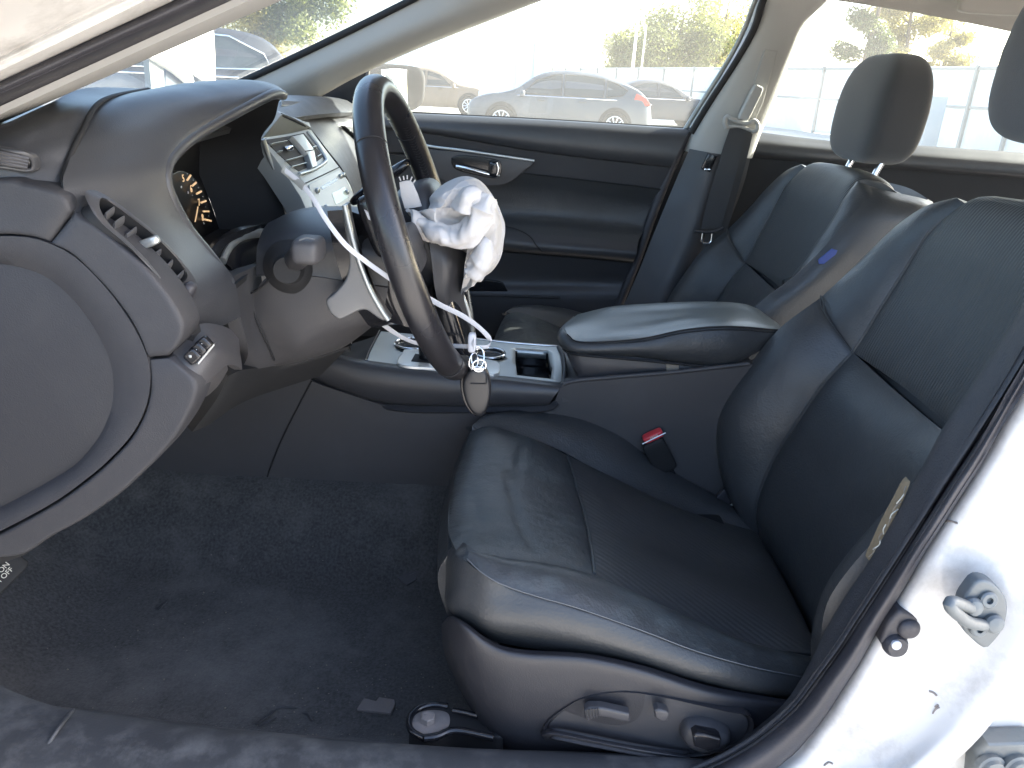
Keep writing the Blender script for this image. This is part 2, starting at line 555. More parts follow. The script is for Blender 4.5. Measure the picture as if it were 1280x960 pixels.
def superq(name, c, h, m, parent=None, e1=0.5, e2=0.5, nu=24, nv=36, shape=None, ax=None):
    """rounded block: superellipsoid; shape(local unit point)->local; ax = 3 axis vectors"""
    A = np.eye(3) if ax is None else np.array(ax, float)
    f = lambda w_, e: math.copysign(abs(w_) ** e, w_)
    vs = []; F = []
    for i in range(nu + 1):
        la = -math.pi / 2 + math.pi * i / nu
        for j in range(nv):
            lo = 2 * math.pi * j / nv
            p = V(f(math.cos(la), e1) * f(math.cos(lo), e2), f(math.cos(la), e1) * f(math.sin(lo), e2), f(math.sin(la), e1))
            if shape: p = shape(p)
            p = p * np.array(h)
            vs.append(np.array(c) + A[0] * p[0] + A[1] * p[1] + A[2] * p[2])
    for i in range(nu):
        for j in range(nv):
            j2 = (j + 1) % nv
            F.append((i * nv + j, i * nv + j2, (i + 1) * nv + j2, (i + 1) * nv + j))
    o = mesh(name, vs, F, m, parent, True)
    bm = bmesh.new(); bm.from_mesh(o.data); bmesh.ops.remove_doubles(bm, verts=bm.verts, dist=1e-6)
    bmesh.ops.recalc_face_normals(bm, faces=bm.faces); bm.to_mesh(o.data); bm.free()
    return o


def box(name, c, half, m, parent=None, ax=None, bev=0.0):
    A = np.eye(3) if ax is None else np.array(ax, float)
    bm = bmesh.new(); vs = []
    for x in (-1, 1):
        for y in (-1, 1):
            for z in (-1, 1):
                p = np.array(c, float) + A[0] * x * half[0] + A[1] * y * half[1] + A[2] * z * half[2]
                vs.append(bm.verts.new(tuple(p)))
    for f in ((0, 1, 3, 2), (4, 6, 7, 5), (0, 4, 5, 1), (2, 3, 7, 6), (0, 2, 6, 4), (1, 5, 7, 3)):
        bm.faces.new([vs[i] for i in f])
    if bev: bmesh.ops.bevel(bm, geom=bm.edges[:], offset=bev, segments=2, affect='EDGES', profile=.6)
    return finish(name, bm, m, parent, True, 30)


def text(name, s, size, c, xa, ya, m, parent=None, extrude=0.0002):
    cu = bpy.data.curves.new(name, 'FONT'); cu.body = s; cu.size = size; cu.extrude = extrude
    cu.align_x = 'CENTER'; cu.align_y = 'CENTER'
    o = bpy.data.objects.new(name, cu); COL.objects.link(o)
    dg = bpy.context.evaluated_depsgraph_get()
    me = bpy.data.meshes.new_from_object(o.evaluated_get(dg))
    bpy.data.objects.remove(o)
    xa = np.array(xa, float); xa /= np.linalg.norm(xa)
    ya = np.array(ya, float); ya = ya - xa * (xa @ ya); ya /= np.linalg.norm(ya)
    za = np.cross(xa, ya)
    me.transform(Matrix(((xa[0], ya[0], za[0], c[0]), (xa[1], ya[1], za[1], c[1]), (xa[2], ya[2], za[2], c[2]), (0, 0, 0, 1))))
    me.name = name
    return link(name, me, m, parent)


def cut(o, cutters):
    for c_ in cutters:
        md = o.modifiers.new('b', 'BOOLEAN'); md.operation = 'DIFFERENCE'; md.object = c_; md.solver = 'EXACT'
    dg = bpy.context.evaluated_depsgraph_get()
    me = bpy.data.meshes.new_from_object(o.evaluated_get(dg))
    o.modifiers.clear(); old = o.data; o.data = me; me.name = old.name
    for c_ in cutters: bpy.data.objects.remove(c_)
    return o


def lerp(a, b, t): return np.array(a) * (1 - t) + np.array(b) * t

# ================================================================== SETTING
def ground_mesh():
    xs = np.r_[np.linspace(-300, -30, 12), np.linspace(-25, 40, 60), np.linspace(45, 300, 12)]
    ys = np.r_[np.linspace(-200, -12, 8), np.linspace(-10, 60, 60), np.linspace(65, 400, 14)]
    vs = []; F = []
    for y in ys:
        for x in xs:
            near = math.exp(-((x * x + y * y) / 16.0))
            vs.append((x, y, GROUND_Z + 0.03 * (noise.noise(Vector((x * .35, y * .35, 0)))) * (1 - near)))
    k = len(xs)
    for i in range(len(ys) - 1):
        for j in range(k - 1):
            F.append((i * k + j, i * k + j + 1, (i + 1) * k + j + 1, (i + 1) * k + j))
    o = mesh('ground', vs, F, 'ground')
    for p in o.data.polygons:
        if p.normal.z < 0: o.data.flip_normals(); break
    return tag(o, kind='structure')


ground_mesh()

# ================================================================== CAR BODY
body = thing('sedan', 'white sedan body shell seen through its open front door opening', 'car', (0.3, 0, GROUND_Z))


def pl(line, x, lean=True):
    """point on a straight line in the photo, y = a + b x"""
    return line[0] + line[1] * x


AXS = [-170, -60, 60, 180, 300, 420, 540]


def pillar_row(line, Y, dy=0.0):
    return [P(x, line[0] + line[1] * x + dy, Y + 0.05 * (x + 170) / 710) for x in AXS]


# near A pillar (top left)
LA, LA2, LB, LC = (97, -.466), (122.5, -.4505), (144.2, -.458), (154.3, -.437)
patch('front_pillar', [pillar_row((-45, -.50), -.86), pillar_row((30, -.49), -.80), pillar_row((62, -.49), -.775), pillar_row((71, -.49), -.760),
                       pillar_row((80, -.475), -.762), pillar_row((100, -.466), -.735), pillar_row((106, -.46), -.70)], 'white_paint', body, 40, 24, thick=.006)
patch('front_pillar_seal', [pillar_row((99, -.464), -.700), pillar_row((97, -.463), -.722), pillar_row((110, -.458), -.735), pillar_row((120, -.452), -.722),
                            pillar_row((123, -.451), -.690), pillar_row((128, -.453), -.672), pillar_row((146, -.458), -.655)], 'rubber', body, 36, 24, thick=.006)
patch('front_pillar_trim', [pillar_row((143, -.458), -.668), pillar_row((147, -.45), -.650), pillar_row((152, -.44), -.610), pillar_row((154.3, -.437), -.585),
                            pillar_row((150, -.437), -.565)], 'beige_trim', body, 20, 24, thick=.005)

# roof with head lining
def roof_grid(dz, edge):
    xs = [-.17, .05, .35, .65, 1.0, 1.4, 1.75]
    zr = [1.280, 1.300, 1.308, 1.298, 1.262, 1.20, 1.12]
    rows = []
    for y, k in ((-edge, 0), (-edge * .93, .030), (-.38, .072), (0, .088), (.38, .072), (edge * .93, .030), (edge, 0)):
        rows.append([V(x + .05 * (1 - (y / edge) ** 2) * (-1 if x < .2 else 0), y, z + k * (.45 if x < 0 else 1) + dz) for x, z in zip(xs, zr)])
    return rows


patch('headliner', roof_grid(0, .60), 'headliner', body, 30, 30, thick=.01, face=(0, 0, -1))
patch('roof', roof_grid(.032, .655), 'white_paint', body, 30, 30, thick=.008, face=(0, 0, 1))
# grab handle on the lining above the far rear window
gh = superq('grab_handle', P(1243, 8, .50), (.075, .012, .016), 'headliner', body, .4, .4)
# windscreen
WE = [(-.80, .990), (-.686, 1.048), (-.476, 1.145), (-.345, 1.207), (-.237, 1.259), (-.15, 1.298)]
patch('windscreen', [[V(x - dx, y, z + dz) for x, z in WE] for y, dx, dz in ((-.62, .005, .010), (-.32, .07, .020), (0, .10, .025), (.32, .07, .020), (.62, .005, .010))],
      'windscreen_glass', body, 20, 16, thick=.004)

# far A pillar (passenger side)
faU = [(290, 111, .60), (330, 93, .60), (400, 60, .595), (470, 26, .585), (530, -4, .575), (610, -42, .565), (700, -84, .55)]
faM = [(330, 122, .60), (360, 108, .60), (425, 78, .595), (500, 44, .585), (585, 8, .575), (660, -24, .565), (740, -64, .55)]
faL = [(372, 134, .645), (388, 124, .645), (440, 94, .64), (520, 57, .625), (610, 22, .61), (685, -6, .60), (770, -36, .58)]
faE = [(385, 134, .68), (395, 125, .68), (450, 94, .675), (530, 58, .66), (620, 23, .645), (690, -4, .63), (775, -34, .61)]
patch('far_front_pillar', [PL(faU), PL(faM), PL(faL), PL(faE)], 'beige_trim', body, 22, 30, thick=.008)
tube('windscreen_edge', [p + V(-.004, 0, .004) for p in PL(faU)], .008, 'matte_black', body, 8, 24)

# far B pillar
bl = [(990, -60, .60), (975, -25, .61), (961, 2, .63), (952, 32, .645), (930, 74, .66), (895, 128, .68), (872, 168, .69), (863, 190, .695)]
bm_ = [(1030, -60, .585), (1012, -25, .59), (994, 5, .605), (982, 40, .625), (962, 82, .64), (925, 140, .655), (908, 175, .665), (899, 195, .67)]
br = [(1080, -55, .58), (1050, -22, .59), (1031, 2, .605), (1005, 30, .625), (992, 62, .645), (970, 118, .665), (950, 165, .675), (938, 198, .68)]
patch('far_center_pillar', [[p + V(-.016, .06, 0) for p in PL(bl)], PL(bl), PL(bm_), PL(br), [p + V(.01, .05, 0) for p in PL(br)]], 'beige_trim', body, 16, 36, thick=.012)
tube('door_frame_seal', PL([(996, -70, .615), (970, -30, .625), (953, 3, .64), (943, 35, .657), (921, 76, .675), (886, 130, .695), (864, 166, .705)]), .0085, 'matte_black', body, 8, 30)
tube('window_channel', PL([(986, -70, .645), (960, -30, .655), (943, 3, .67), (931, 35, .688), (910, 76, .705), (876, 130, .725), (855, 164, .73)]), .006, 'silver_paint', body, 8, 30)
# belt height adjuster slot and slider
slot = extr('adjuster_slot', PL([(956, 62, .632), (972, 64, .632), (954, 128, .652), (944, 150, .655), (927, 146, .655), (940, 112, .648)]), .02, 'beige_trim', body, .002)
slot['label'] = 'raised cover strip of the belt height adjuster'
sl_ = superq('adjuster_slider', P(938, 129, .638), (.0125, .012, .042), 'beige_trim', slot, .35, .35,
             ax=(V(.94, 0, -.33), V(0, 1, 0), V(.33, 0, .94)))
# lower centre pillar cover
lcl = [(862, 186, .69), (845, 225, .69), (820, 285, .68), (798, 340, .67), (778, 385, .66), (760, 430, .65)]
lcm = [(895, 192, .665), (885, 230, .66), (865, 290, .645), (842, 345, .63), (825, 385, .62), (808, 430, .61)]
lcr = [(938, 198, .68), (928, 235, .68), (905, 295, .67), (885, 345, .66), (865, 385, .65), (850, 430, .64)]
patch('far_pillar_cover', [PL(lcl), PL(lcm), PL(lcr)], 'trim_plastic', body, 16, 26, thick=.01)
extr('far_pillar_core', PL([(866, 168, .745), (945, 170, .745), (880, 440, .72), (735, 440, .72)]), .05, 'matte_black', body, 0)
tube('far_door_seal', PL([(861, 162, .725), (848, 190, .725), (836, 216, .725), (815, 270, .72), (798, 320, .715), (780, 365, .705), (762, 410, .70)]), .012, 'rubber', body, 10, 40)
box('belt_slot', P(886, 203, .664), (.012, .006, .020), 'gloss_black', body, ax=(V(.95, 0, -.3), V(0, 1, 0), V(.3, 0, .95)), bev=.002)
box('belt_slot_pin', P(884, 212, .657), (.008, .004, .0025), 'chrome', body, bev=.001)

# near B pillar and sill: inner trim, seal, painted body
inn = [(1345, 250), (1280, 374), (1247, 428), (1208, 488), (1180, 530), (1149, 588), (1120, 640), (1083, 704), (1055, 745), (1029, 790), (1014, 822), (981, 876), (935, 915), (886, 944), (830, 962), (760, 985)]
mid = [(1360, 310), (1280, 453), (1221, 548), (1188, 598), (1155, 650), (1128, 692), (1100, 735), (1073, 776), (1050, 812), (1022, 850), (995, 885), (960, 916), (925, 940), (880, 962), (830, 978), (760, 1000)]
out = [(1400, 290), (1280, 482), (1231, 571), (1206, 611), (1181, 650), (1155, 690), (1129, 735), (1096, 788), (1075, 826), (1054, 858), (1030, 895), (1005, 926), (980, 950), (945, 975), (890, 998), (770, 1025)]
bi = lambda Y, L_, dx=0, dy=0: [P(x + dx, y + dy, Y) for x, y in L_]
patch('center_pillar_trim', [bi(-.600, inn, 10, 7), bi(-.640, inn, 1, 1), bi(-.672, [((a[0] * .45 + b[0] * .55), (a[1] * .45 + b[1] * .55)) for a, b in zip(inn, mid)]), bi(-.690, mid, -2, -2), bi(-.678, mid, 2, 2)],
      'pillar_plastic', body, 26, 60, thick=.006)
mo = [((a[0] * .4 + b[0] * .6), (a[1] * .4 + b[1] * .6)) for a, b in zip(mid, out)]
patch('door_seal', [bi(-.676, mid, 1, 1), bi(-.700, mid, 4, 3), bi(-.714, mo), bi(-.708, out, -1, -1), bi(-.690, out, 2, 2)], 'rubber', body, 22, 70, thick=.006)
# painted pillar face
o1 = [(1402, 293), (1282, 484), (1233, 573), (1183, 652), (1131, 737), (1098, 790), (1056, 860), (1007, 928), (982, 952), (930, 985)]
o2 = [(1440, 320), (1320, 520), (1275, 610), (1230, 690), (1185, 770), (1155, 820), (1110, 880), (1065, 940), (1030, 970), (980, 1010)]
o3 = [(1560, 380), (1440, 590), (1380, 690), (1330, 760), (1290, 815), (1255, 868), (1215, 918), (1165, 962), (1120, 995), (1050, 1040)]
o4 = [(1572, 388), (1450, 600), (1390, 700), (1341, 770), (1300, 826), (1263, 880), (1222, 930), (1172, 974), (1126, 1008), (1056, 1052)]
patch('center_pillar', [bi(-.692, o1), bi(-.704, o1, 12, 9), bi(-.715, o2), bi(-.735, [((a[0] + b[0]) / 2, (a[1] + b[1]) / 2) for a, b in zip(o2, o3)]), bi(-.752, o3, -14, -12), bi(-.757, o3), bi(-.750, o4), bi(-.71, o4, -4, -4)],
      'white_paint', body, 60, 60, thick=.004, disp=lambda u, v, p: .0035 * math.sin(u * 5.0 + 1.0) * math.sin(v * 3.1416) + (-.004 * math.exp(-((u - .36) / .10) ** 2 - ((v - .72) / .16) ** 2)))
# recess behind the pillar edge, where the rear door hinge is bolted
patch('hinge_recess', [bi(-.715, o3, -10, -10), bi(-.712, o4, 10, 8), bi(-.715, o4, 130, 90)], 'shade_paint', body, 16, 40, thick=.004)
hg = extr('door_hinge', PL([(1222, 940, -.732), (1236, 931, -.735), (1300, 929, -.735), (1300, 1010, -.735), (1216, 1010, -.732)]), .02, 'steel', body, .005)
for cx in (1238, 1271):
    lathe('hinge_bolt', P(cx, 960, -.738), (0.1, -1, .1), [(.0145, -.004), (.0145, .002), (.0115, .003), (.0105, .0065), (.006, .007)], 'steel', hg, 24)
# striker plate
stp = [(1186, 752), (1196, 748), (1204, 752), (1213, 737), (1224, 726), (1240, 729), (1256, 745), (1260, 764), (1254, 788), (1240, 806), (1231, 811), (1216, 800), (1205, 790), (1201, 776), (1192, 770)]
stp = [(1203, 755), (1213, 737), (1224, 726), (1241, 729), (1257, 746), (1260, 765), (1254, 788), (1240, 806), (1231, 811), (1216, 800), (1204, 785)]
st = extr('striker_plate', [P(x, y, -.7480) for x, y in stp], .012, 'steel', body, .003, 3, 40)
tube('striker_loop', PL([(1217, 762, -.748), (1203, 756, -.760), (1190, 752, -.766), (1187, 757, -.768), (1196, 767, -.766), (1212, 778, -.760), (1236, 782, -.748)]), .0052, 'steel', st, 12, 40)
for cx, cy in ((1234, 749), (1222, 785)):
    lathe('striker_bolt', P(cx, cy, -.749), (0, -1, .25), [(.0075, -.003), (.0075, .003), (.006, .0042), (.003, .0042), (.003, .001)], 'steel', st, 24)
for cx, cy in ((1214, 757), (1240, 778)):
    lathe('striker_rivet', P(cx, cy, -.749), (0, -1, .25), [(.0085, -.003), (.0085, .004), (.0065, .0065), (.002, .0075)], 'steel', st, 24)
# door jamb switch
swp = [(1104, 795), (1110, 780), (1121, 768), (1128, 764), (1150, 774), (1151, 785), (1139, 808), (1132, 816), (1118, 818), (1106, 811), (1101, 803)]
dsw = extr('door_switch', [P(x, y, -.711) for x, y in swp], .02, 'rubber', body, .004, 3, 40)
lathe('switch_boot', P(1119, 806, -.712), (0, -1, .2), [(.0115, -.003), (.0115, .002), (.009, .006), (.006, .006)], 'rubber', dsw, 24)
lathe('switch_pin', P(1120, 806, -.718), (0, -1, .2), [(.0045, -.003), (.0045, .0015), (.003, .0022)], 'zip_white', dsw, 20)
superq('switch_dome', P(1136, 786, -.712), (.010, .006, .010), 'rubber', dsw, .9, .9)
cpil = bpy.data.objects['center_pillar']
def on_pillar(px, py):
    d_ = Vector(ray(px, py)).normalized()
    hit, loc, nor, _ = cpil.ray_cast(Vector(CAM), d_)
    return np.array(loc) - np.array(d_) * .0006 if hit else P(px, py, -.73)


for pts in ([(1161, 864), (1167, 866), (1171, 870)], [(1169, 884), (1173, 881)], [(1166, 892), (1170, 886), (1174, 884)], [(1180, 652), (1186, 651), (1197, 654)], [(1030, 957), (1036, 953), (1041, 955)]):
    tube('paint_chip', [on_pillar(*q_) for q_ in pts], .0011, 'rusty_steel', cpil, 6, 8, flat=(1, .4), side=V(0, 0, 1))
# sill cover plate
sx = [-.95, -.62, -.46, -.30, -.05, .15, .35, .70, 1.0]
sill_rows = []
for y, z in ((-.628, .392), (-.640, .418), (-.662, .428), (-.700, .427), (-.735, .418), (-.748, .395), (-.752, .36)):
    wi = 1.0 if y > -.69 else (.6 if y > -.72 else 0.0)
    sill_rows.append([V(x, y + .003 * math.sin(x * 9) - .024 * wi * max(0, min(1, (x + .50) / .35)), z + (.02 * max(0, -.42 - x) if x < -.42 else 0) - .012 * max(0, x - .1)) for x in sx])
patch('sill_cover', sill_rows, 'sill_plastic', body, 30, 70, thick=.006, face=(0, -.5, 1))
patch('rocker_panel', [[V(x, y, z) for x in (-1.2, -.3, .6, 1.6)] for y, z in ((-.742, .395), (-.78, .39), (-.84, .37), (-.86, .25), (-.83, .05))], 'white_paint', body, 20, 16, thick=.006, face=(0, -1, .5))
# front kick panel at the sill end
patch('kick_panel', [PL([(-70, 812, -.61), (0, 856, -.628), (33, 871, -.637), (62, 881, -.645), (90, 888, -.652)]), PL([(-70, 950, -.712), (0, 946, -.712), (18, 948, -.712), (34, 948, -.712), (50, 947, -.710)])], 'sill_plastic', body, 14, 20, thick=.01, puff=.004, pw=6)
tube('kick_panel_edge', PL([(91, 888, -.652), (73, 911, -.684), (50, 946, -.706)]), .0022, 'sill_plastic', body, 8, 12)

# carpet
def floor_z(x, y):
    z = .315
    z += .105 * max(0, min(1, (-.545 - y) / .13)) ** 1.6           # up to the sill
    t = max(0, min(1, (y + .27) / .15)); z += .125 * t * t * (3 - 2 * t)   # up the tunnel
    if x < -.62: z += (-.62 - x) * .75
    z += .006 * noise.noise(Vector((x * 7, y * 7, 2))) + .003 * noise.noise(Vector((x * 19, y * 19, 5)))
    return z


xs = np.linspace(-1.15, 1.3, 90); ys = np.linspace(-.672, .68, 62)
vs = []; F = []
for y in ys:
    for x in xs:
        yy = y if y < 0 else -y * .95
        vs.append((x, y, floor_z(x, yy)))
k = len(xs)
for i in range(len(ys) - 1):
    for j in range(k - 1):
        F.append((i * k + j, i * k + j + 1, (i + 1) * k + j + 1, (i + 1) * k + j))
cpt = mesh('carpet', vs, F, 'carpet', body)
if cpt.data.polygons[0].normal.z < 0: cpt.data.flip_normals()
# cut-outs worn into the carpet
fl = [(446, 886, -.60), (455, 872, -.60), (470, 876, -.60), (474, 871, -.60), (493, 874, -.60), (494, 880, -.60), (489, 891, -.60)]


def onfloor(px, py, dz=.003):
    d = ray(px, py); t = .5
    for _ in range(400):
        p = CAM + d * t
        if p[2] < floor_z(p[0], p[1] if p[1] < 0 else -p[1] * .95) + dz: break
        t += .004
    return p


extr('carpet_flap', [onfloor(x, y, .006) for x, y, _ in fl], .004, 'rusty_steel', cpt, .001, d=(0, 0, -1))
extr('carpet_slit', [onfloor(x, y, .005) for x, y in ((497, 722), (512, 714), (523, 713), (520, 725), (508, 731))], .004, 'lower_plastic', cpt, .001, d=(0, 0, -1))
for pts in ([(320, 905), (338, 893), (350, 884), (371, 885)], [(378, 891), (385, 893), (390, 901)], [(512, 719), (521, 715)], [(325, 908), (345, 897)], [(198, 762), (206, 754), (209, 752)]):
    tube('frayed_thread', [onfloor(x, y, .004) for x, y in pts], .0014, 'sill_plastic', cpt, 6, 10)
random.seed(3)
vs = []; F = []
for _ in range(260):
    cx_, cy_ = random.choice(((480, 860), (420, 900), (330, 895), (250, 760), (540, 840), (150, 820), (350, 700)))
    px, py = min(590, max(40, random.gauss(cx_, 55))), min(918, max(640, random.gauss(cy_, 35)))
    p = onfloor(px, py, .0025)
    if p[1] > -.2: continue
    s = random.uniform(.0004, .0010) * random.choice((1, 1, 1, 1.6)); b0 = len(vs)
    for dx, dy, dz in ((1, 0, 0), (-1, 0, 0), (0, 1, 0), (0, -1, 0), (0, 0, 1), (0, 0, -1)):
        vs.append(p + V(dx, dy, dz) * s * random.uniform(.6, 1.3))
    for f in ((0, 2, 4), (2, 1, 4), (1, 3, 4), (3, 0, 4), (2, 0, 5), (1, 2, 5), (3, 1, 5), (0, 3, 5)): F.append(tuple(b0 + i for i in f))
cr_ = mesh('crumbs', vs, F, 'tan_label')
tag(cr_, 'pale grit and crumbs scattered over the dark floor carpet', 'crumbs', kind='stuff')

# outer shell of the far side and the firewall so that the cabin is closed
box('firewall', (-1.10, 0, .60), (.02, .72, .42), 'matte_black', body)
box('floor_pan', (.2, 0, .20), (1.4, .70, .03), 'matte_black', body)
patch('bonnet', [[V(-.70, y, .985) for y in (-.72, -.4, 0, .4, .72)], [V(-1.1, y, .93 + .03 * (1 - (y / .8) ** 2)) for y in (-.78, -.4, 0, .4, .78)],
                 [V(-1.55, y, .82 + .05 * (1 - (y / .8) ** 2)) for y in (-.80, -.4, 0, .4, .80)], [V(-1.9, y, .70) for y in (-.7, -.4, 0, .4, .7)]], 'white_paint', body, 14, 16, thick=.01, face=(0, 0, 1))
# buckled edge of the bonnet standing up behind the windscreen
XB = -1.25
bk = [PX(x, y, XB) for x, y in ((186, 66), (225, 50), (266, 33), (269, 70), (269, 118), (246, 118), (242, 98), (238, 87), (243, 100), (247, 118), (240, 118))]
extr('bonnet_fold', [PX(x, y, XB) for x, y in ((184, 68), (225, 48), (267, 30), (269, 70), (270, 106), (258, 101), (246, 93), (238, 86), (242, 98), (246, 118), (240, 107), (222, 92))], .02, 'white_paint', body, .002, d=(-1, 0, 0))
extr('bonnet_liner', [PX(x, y, XB - .03) for x, y in ((208, 82), (236, 100), (242, 118), (206, 118))], .02, 'car_grey', body, .001, d=(-1, 0, 0))
extr('bonnet_gap_shade', [PX(x, y, XB - .05) for x, y in ((240, 84), (268, 101), (275, 118), (243, 118))], .02, 'car_dark', body, .001, d=(-1, 0, 0))  # dark sheet standing in for the shade inside the gap
extr('wing_strip', [PX(x, y, XB - .02) for x, y in ((186, 72), (196, 74), (204, 80), (207, 118), (190, 118))], .02, 'steel', body, .001, d=(-1, 0, 0))

# upper centre pillar, front hinge pillar, wing, rear bench and rear end of the shell
patch('center_pillar_upper', [[P(1345, 250, -.632), P(1400, 290, -.700), P(1480, 335, -.735), P(1560, 380, -.757)], [V(.585, -.60, 1.14), V(.62, -.652, 1.14), V(.68, -.68, 1.14), V(.75, -.70, 1.14)], [V(.60, -.565, 1.30), V(.64, -.61, 1.31), V(.70, -.635, 1.31), V(.80, -.65, 1.30)]],
      'white_paint', body, 14, 12, thick=.006, face=(0, -1, 0))
patch('center_pillar_lining', [[P(1345, 250, -.622), P(1560, 380, -.70)], [V(.59, -.575, 1.14), V(.77, -.63, 1.14)], [V(.605, -.55, 1.30), V(.80, -.60, 1.30)]], 'beige_trim', body, 8, 8, thick=.008, face=(0, 1, 0))
patch('hinge_pillar', [[V(-.60, -.70, z), V(-.66, -.75, z), V(-.72, -.80, z), V(-.84, -.86, z)] for z in (.34, .60, .82, 1.0)], 'white_paint', body, 10, 12, thick=.006, face=(.5, -1, 0))
patch('front_wing', [[V(x, -.87, z) for x in (-.84, -1.2, -1.6, -2.0)] for z in (.90, .72, .50, .25)], 'white_paint', body, 8, 12, thick=.006, face=(0, -1, 0))
superq('rear_bench_cushion', (1.36, 0, .50), (.25, .62, .10), 'leather', body, .35, .3)
superq('rear_bench_back', (1.66, 0, .78), (.09, .62, .26), 'leather', body, .35, .3, ax=(V(.94, 0, -.34), V(0, 1, 0), V(.34, 0, .94)))
patch('parcel_shelf', [[V(1.70, y, 1.00) for y in (-.62, 0, .62)], [V(2.15, y, 1.0) for y in (-.60, 0, .60)]], 'seat_fabric', body, 4, 6, thick=.02, face=(0, 0, 1))
patch('rear_window', [[V(1.74, y, 1.155 + .05 * (1 - (y / .6) ** 2)) for y in (-.56, 0, .56)], [V(2.18, y, 1.01) for y in (-.60, 0, .60)]], 'window_glass', body, 6, 8, thick=.004, face=(0, 0, 1))
patch('rear_quarter', [[V(x, -.82, z) for x in (1.62, 1.95, 2.4)] for z in (.98, .70, .25)], 'white_paint', body, 8, 10, thick=.006, face=(0, -1, 0))

# the open near door, hinged at the front; out of view, added to shade the dash end
HD = V(-.80, -.87, 0); DD = V(.42, -.908, 0); DN = V(.908, .42, 0)
dr = lambda t_, o_, z_: HD + DD * t_ + DN * o_ + V(0, 0, z_)
ndr = patch('front_door', [[dr(t_, o_, z_) for t_ in (0, .35, .7, 1.05)] for o_, z_ in ((-.02, .97), (-.05, .75), (-.06, .50), (-.03, .22))], 'white_paint', body, 12, 12, thick=.008, face=-DN)
patch('door_lining', [[dr(t_, o_, z_) for t_ in (.02, .35, .7, 1.03)] for o_, z_ in ((.03, .98), (.07, .90), (.05, .78), (.09, .68), (.06, .62), (.07, .40), (.04, .25))], 'dash_plastic', ndr, 24, 16, thick=.03, face=DN)
tube('window_frame', [dr(.06, 0, .97), dr(.30, .03, 1.12), dr(.62, .06, 1.27), dr(.90, .07, 1.31), dr(1.0, .06, 1.24), dr(1.04, .02, .97)], .018, 'matte_black', ndr, 8, 40)
patch('window_glass', [[dr(.10, .0, .98), dr(.55, .0, .98), dr(1.03, .0, .98)], [dr(.34, .03, 1.12), dr(.62, .05, 1.25), dr(.97, .06, 1.28)]], 'window_glass', ndr, 8, 10, thick=.004, face=DN)

# ================================================================== DASHBOARD
dash = thing('dashboard', 'dark grey dashboard with hooded gauges and silver centre stack', 'dashboard', (-.55, 0, .6))

# upper pad left of the instrument pod
K = [(236, 424, -.620), (229, 396, -.655), (200, 352, -.668), (150, 305, -.675), (95, 266, -.676), (79, 232, -.670), (85, 205, -.648), (103, 166, -.610), (129, 127, -.540), (187, 112, -.40), (260, 105, -.25)]
Lp = [(302, 395, -.50), (292, 350, -.525), (262, 312, -.540), (238, 282, -.550), (216, 240, -.565), (211, 212, -.562), (222, 188, -.535), (252, 163, -.485), (300, 136, -.415), (343, 115, -.33), (357, 116, -.25)]
KL = []
for t, bulge in ((0, 0), (.25, .020), (.5, .030), (.75, .030), (.93, .016), (1, 0)):
    row = []
    for i, (a, b) in enumerate(zip(K, Lp)):
        pa, pb = P(*a), P(*b)
        p = pa * (1 - t) + pb * t
        wz = min(1, max(0, (i - 4) / 4.0)); wz = wz * wz * (3 - 2 * wz)   # the side bulges outward, the top arches upward
        p = p + V(0, -bulge * .35 * (1 - wz), bulge * .35 * wz)
        row.append(p)
    KL.append(row)
pod = patch('instrument_hood', KL, 'dash_plastic', dash, 60, 120, thick=.008)
# rolled lip of the hood
lipn = PL(Lp[2:])
tube('hood_lip', [p + V(-.004, 0, -.003) for p in PL(Lp[1:])], .0065, 'dash_plastic', pod, 10, 60)
# groove between pad and pod
tube('pad_groove', [p + V(0, -.001, 0) for p in PL([(95, 262, -.660), (80, 229, -.659), (85, 205, -.643), (103, 165, -.613), (129, 126, -.544), (186, 111.8, -.405)])], .0024, 'matte_black', pod, 8, 40)
# inner walls of the hood
INN = [(352, 262, -.165), (342, 215, -.165), (328, 175, -.175), (344, 146, -.205), (353, 122, -.25)]
lip_all = PL(Lp[1:]) + PL([(352, 124, -.245), (346, 146, -.205), (329, 173, -.178), (341, 213, -.166), (357, 256, -.165), (366, 290, -.165)])
ctr = np.mean(lip_all, axis=0)
deep = [p * .86 + ctr * .14 + V(-.10, 0, -.012) for p in lip_all]
mid2 = [p * .95 + ctr * .05 + V(-.045, 0, -.006) for p in lip_all]
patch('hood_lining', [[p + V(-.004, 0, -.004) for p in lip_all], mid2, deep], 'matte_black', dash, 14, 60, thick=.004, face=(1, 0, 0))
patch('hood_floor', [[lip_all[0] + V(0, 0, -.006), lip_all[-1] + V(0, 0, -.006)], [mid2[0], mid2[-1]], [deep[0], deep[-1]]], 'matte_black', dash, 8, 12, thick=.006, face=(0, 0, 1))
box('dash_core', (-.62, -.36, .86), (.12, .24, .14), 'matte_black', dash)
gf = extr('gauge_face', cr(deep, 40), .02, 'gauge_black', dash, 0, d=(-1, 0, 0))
# far rim of the hood, its highlight built in as a silver bead
tube('hood_rim_highlight', PL([(329, 174, -.176), (336, 196, -.170), (347, 222, -.166), (356, 245, -.165), (362, 268, -.165)]), .0035, 'silver_paint', dash, 8, 24)
patch('hood_far_wall', [PL([(326, 175, -.170), (337, 204, -.166), (352, 236, -.164), (364, 272, -.164)]), PL([(332, 176, -.16), (347, 204, -.155), (366, 238, -.15), (384, 272, -.15)]), PL([(333, 172, -.13), (352, 200, -.13), (372, 232, -.13), (394, 268, -.13)])],
      'dash_plastic', dash, 10, 20, thick=.01)
# tachometer marks, standing on a dial that faces the driver
def gp(px, py):
    return PX(px, py, GX)


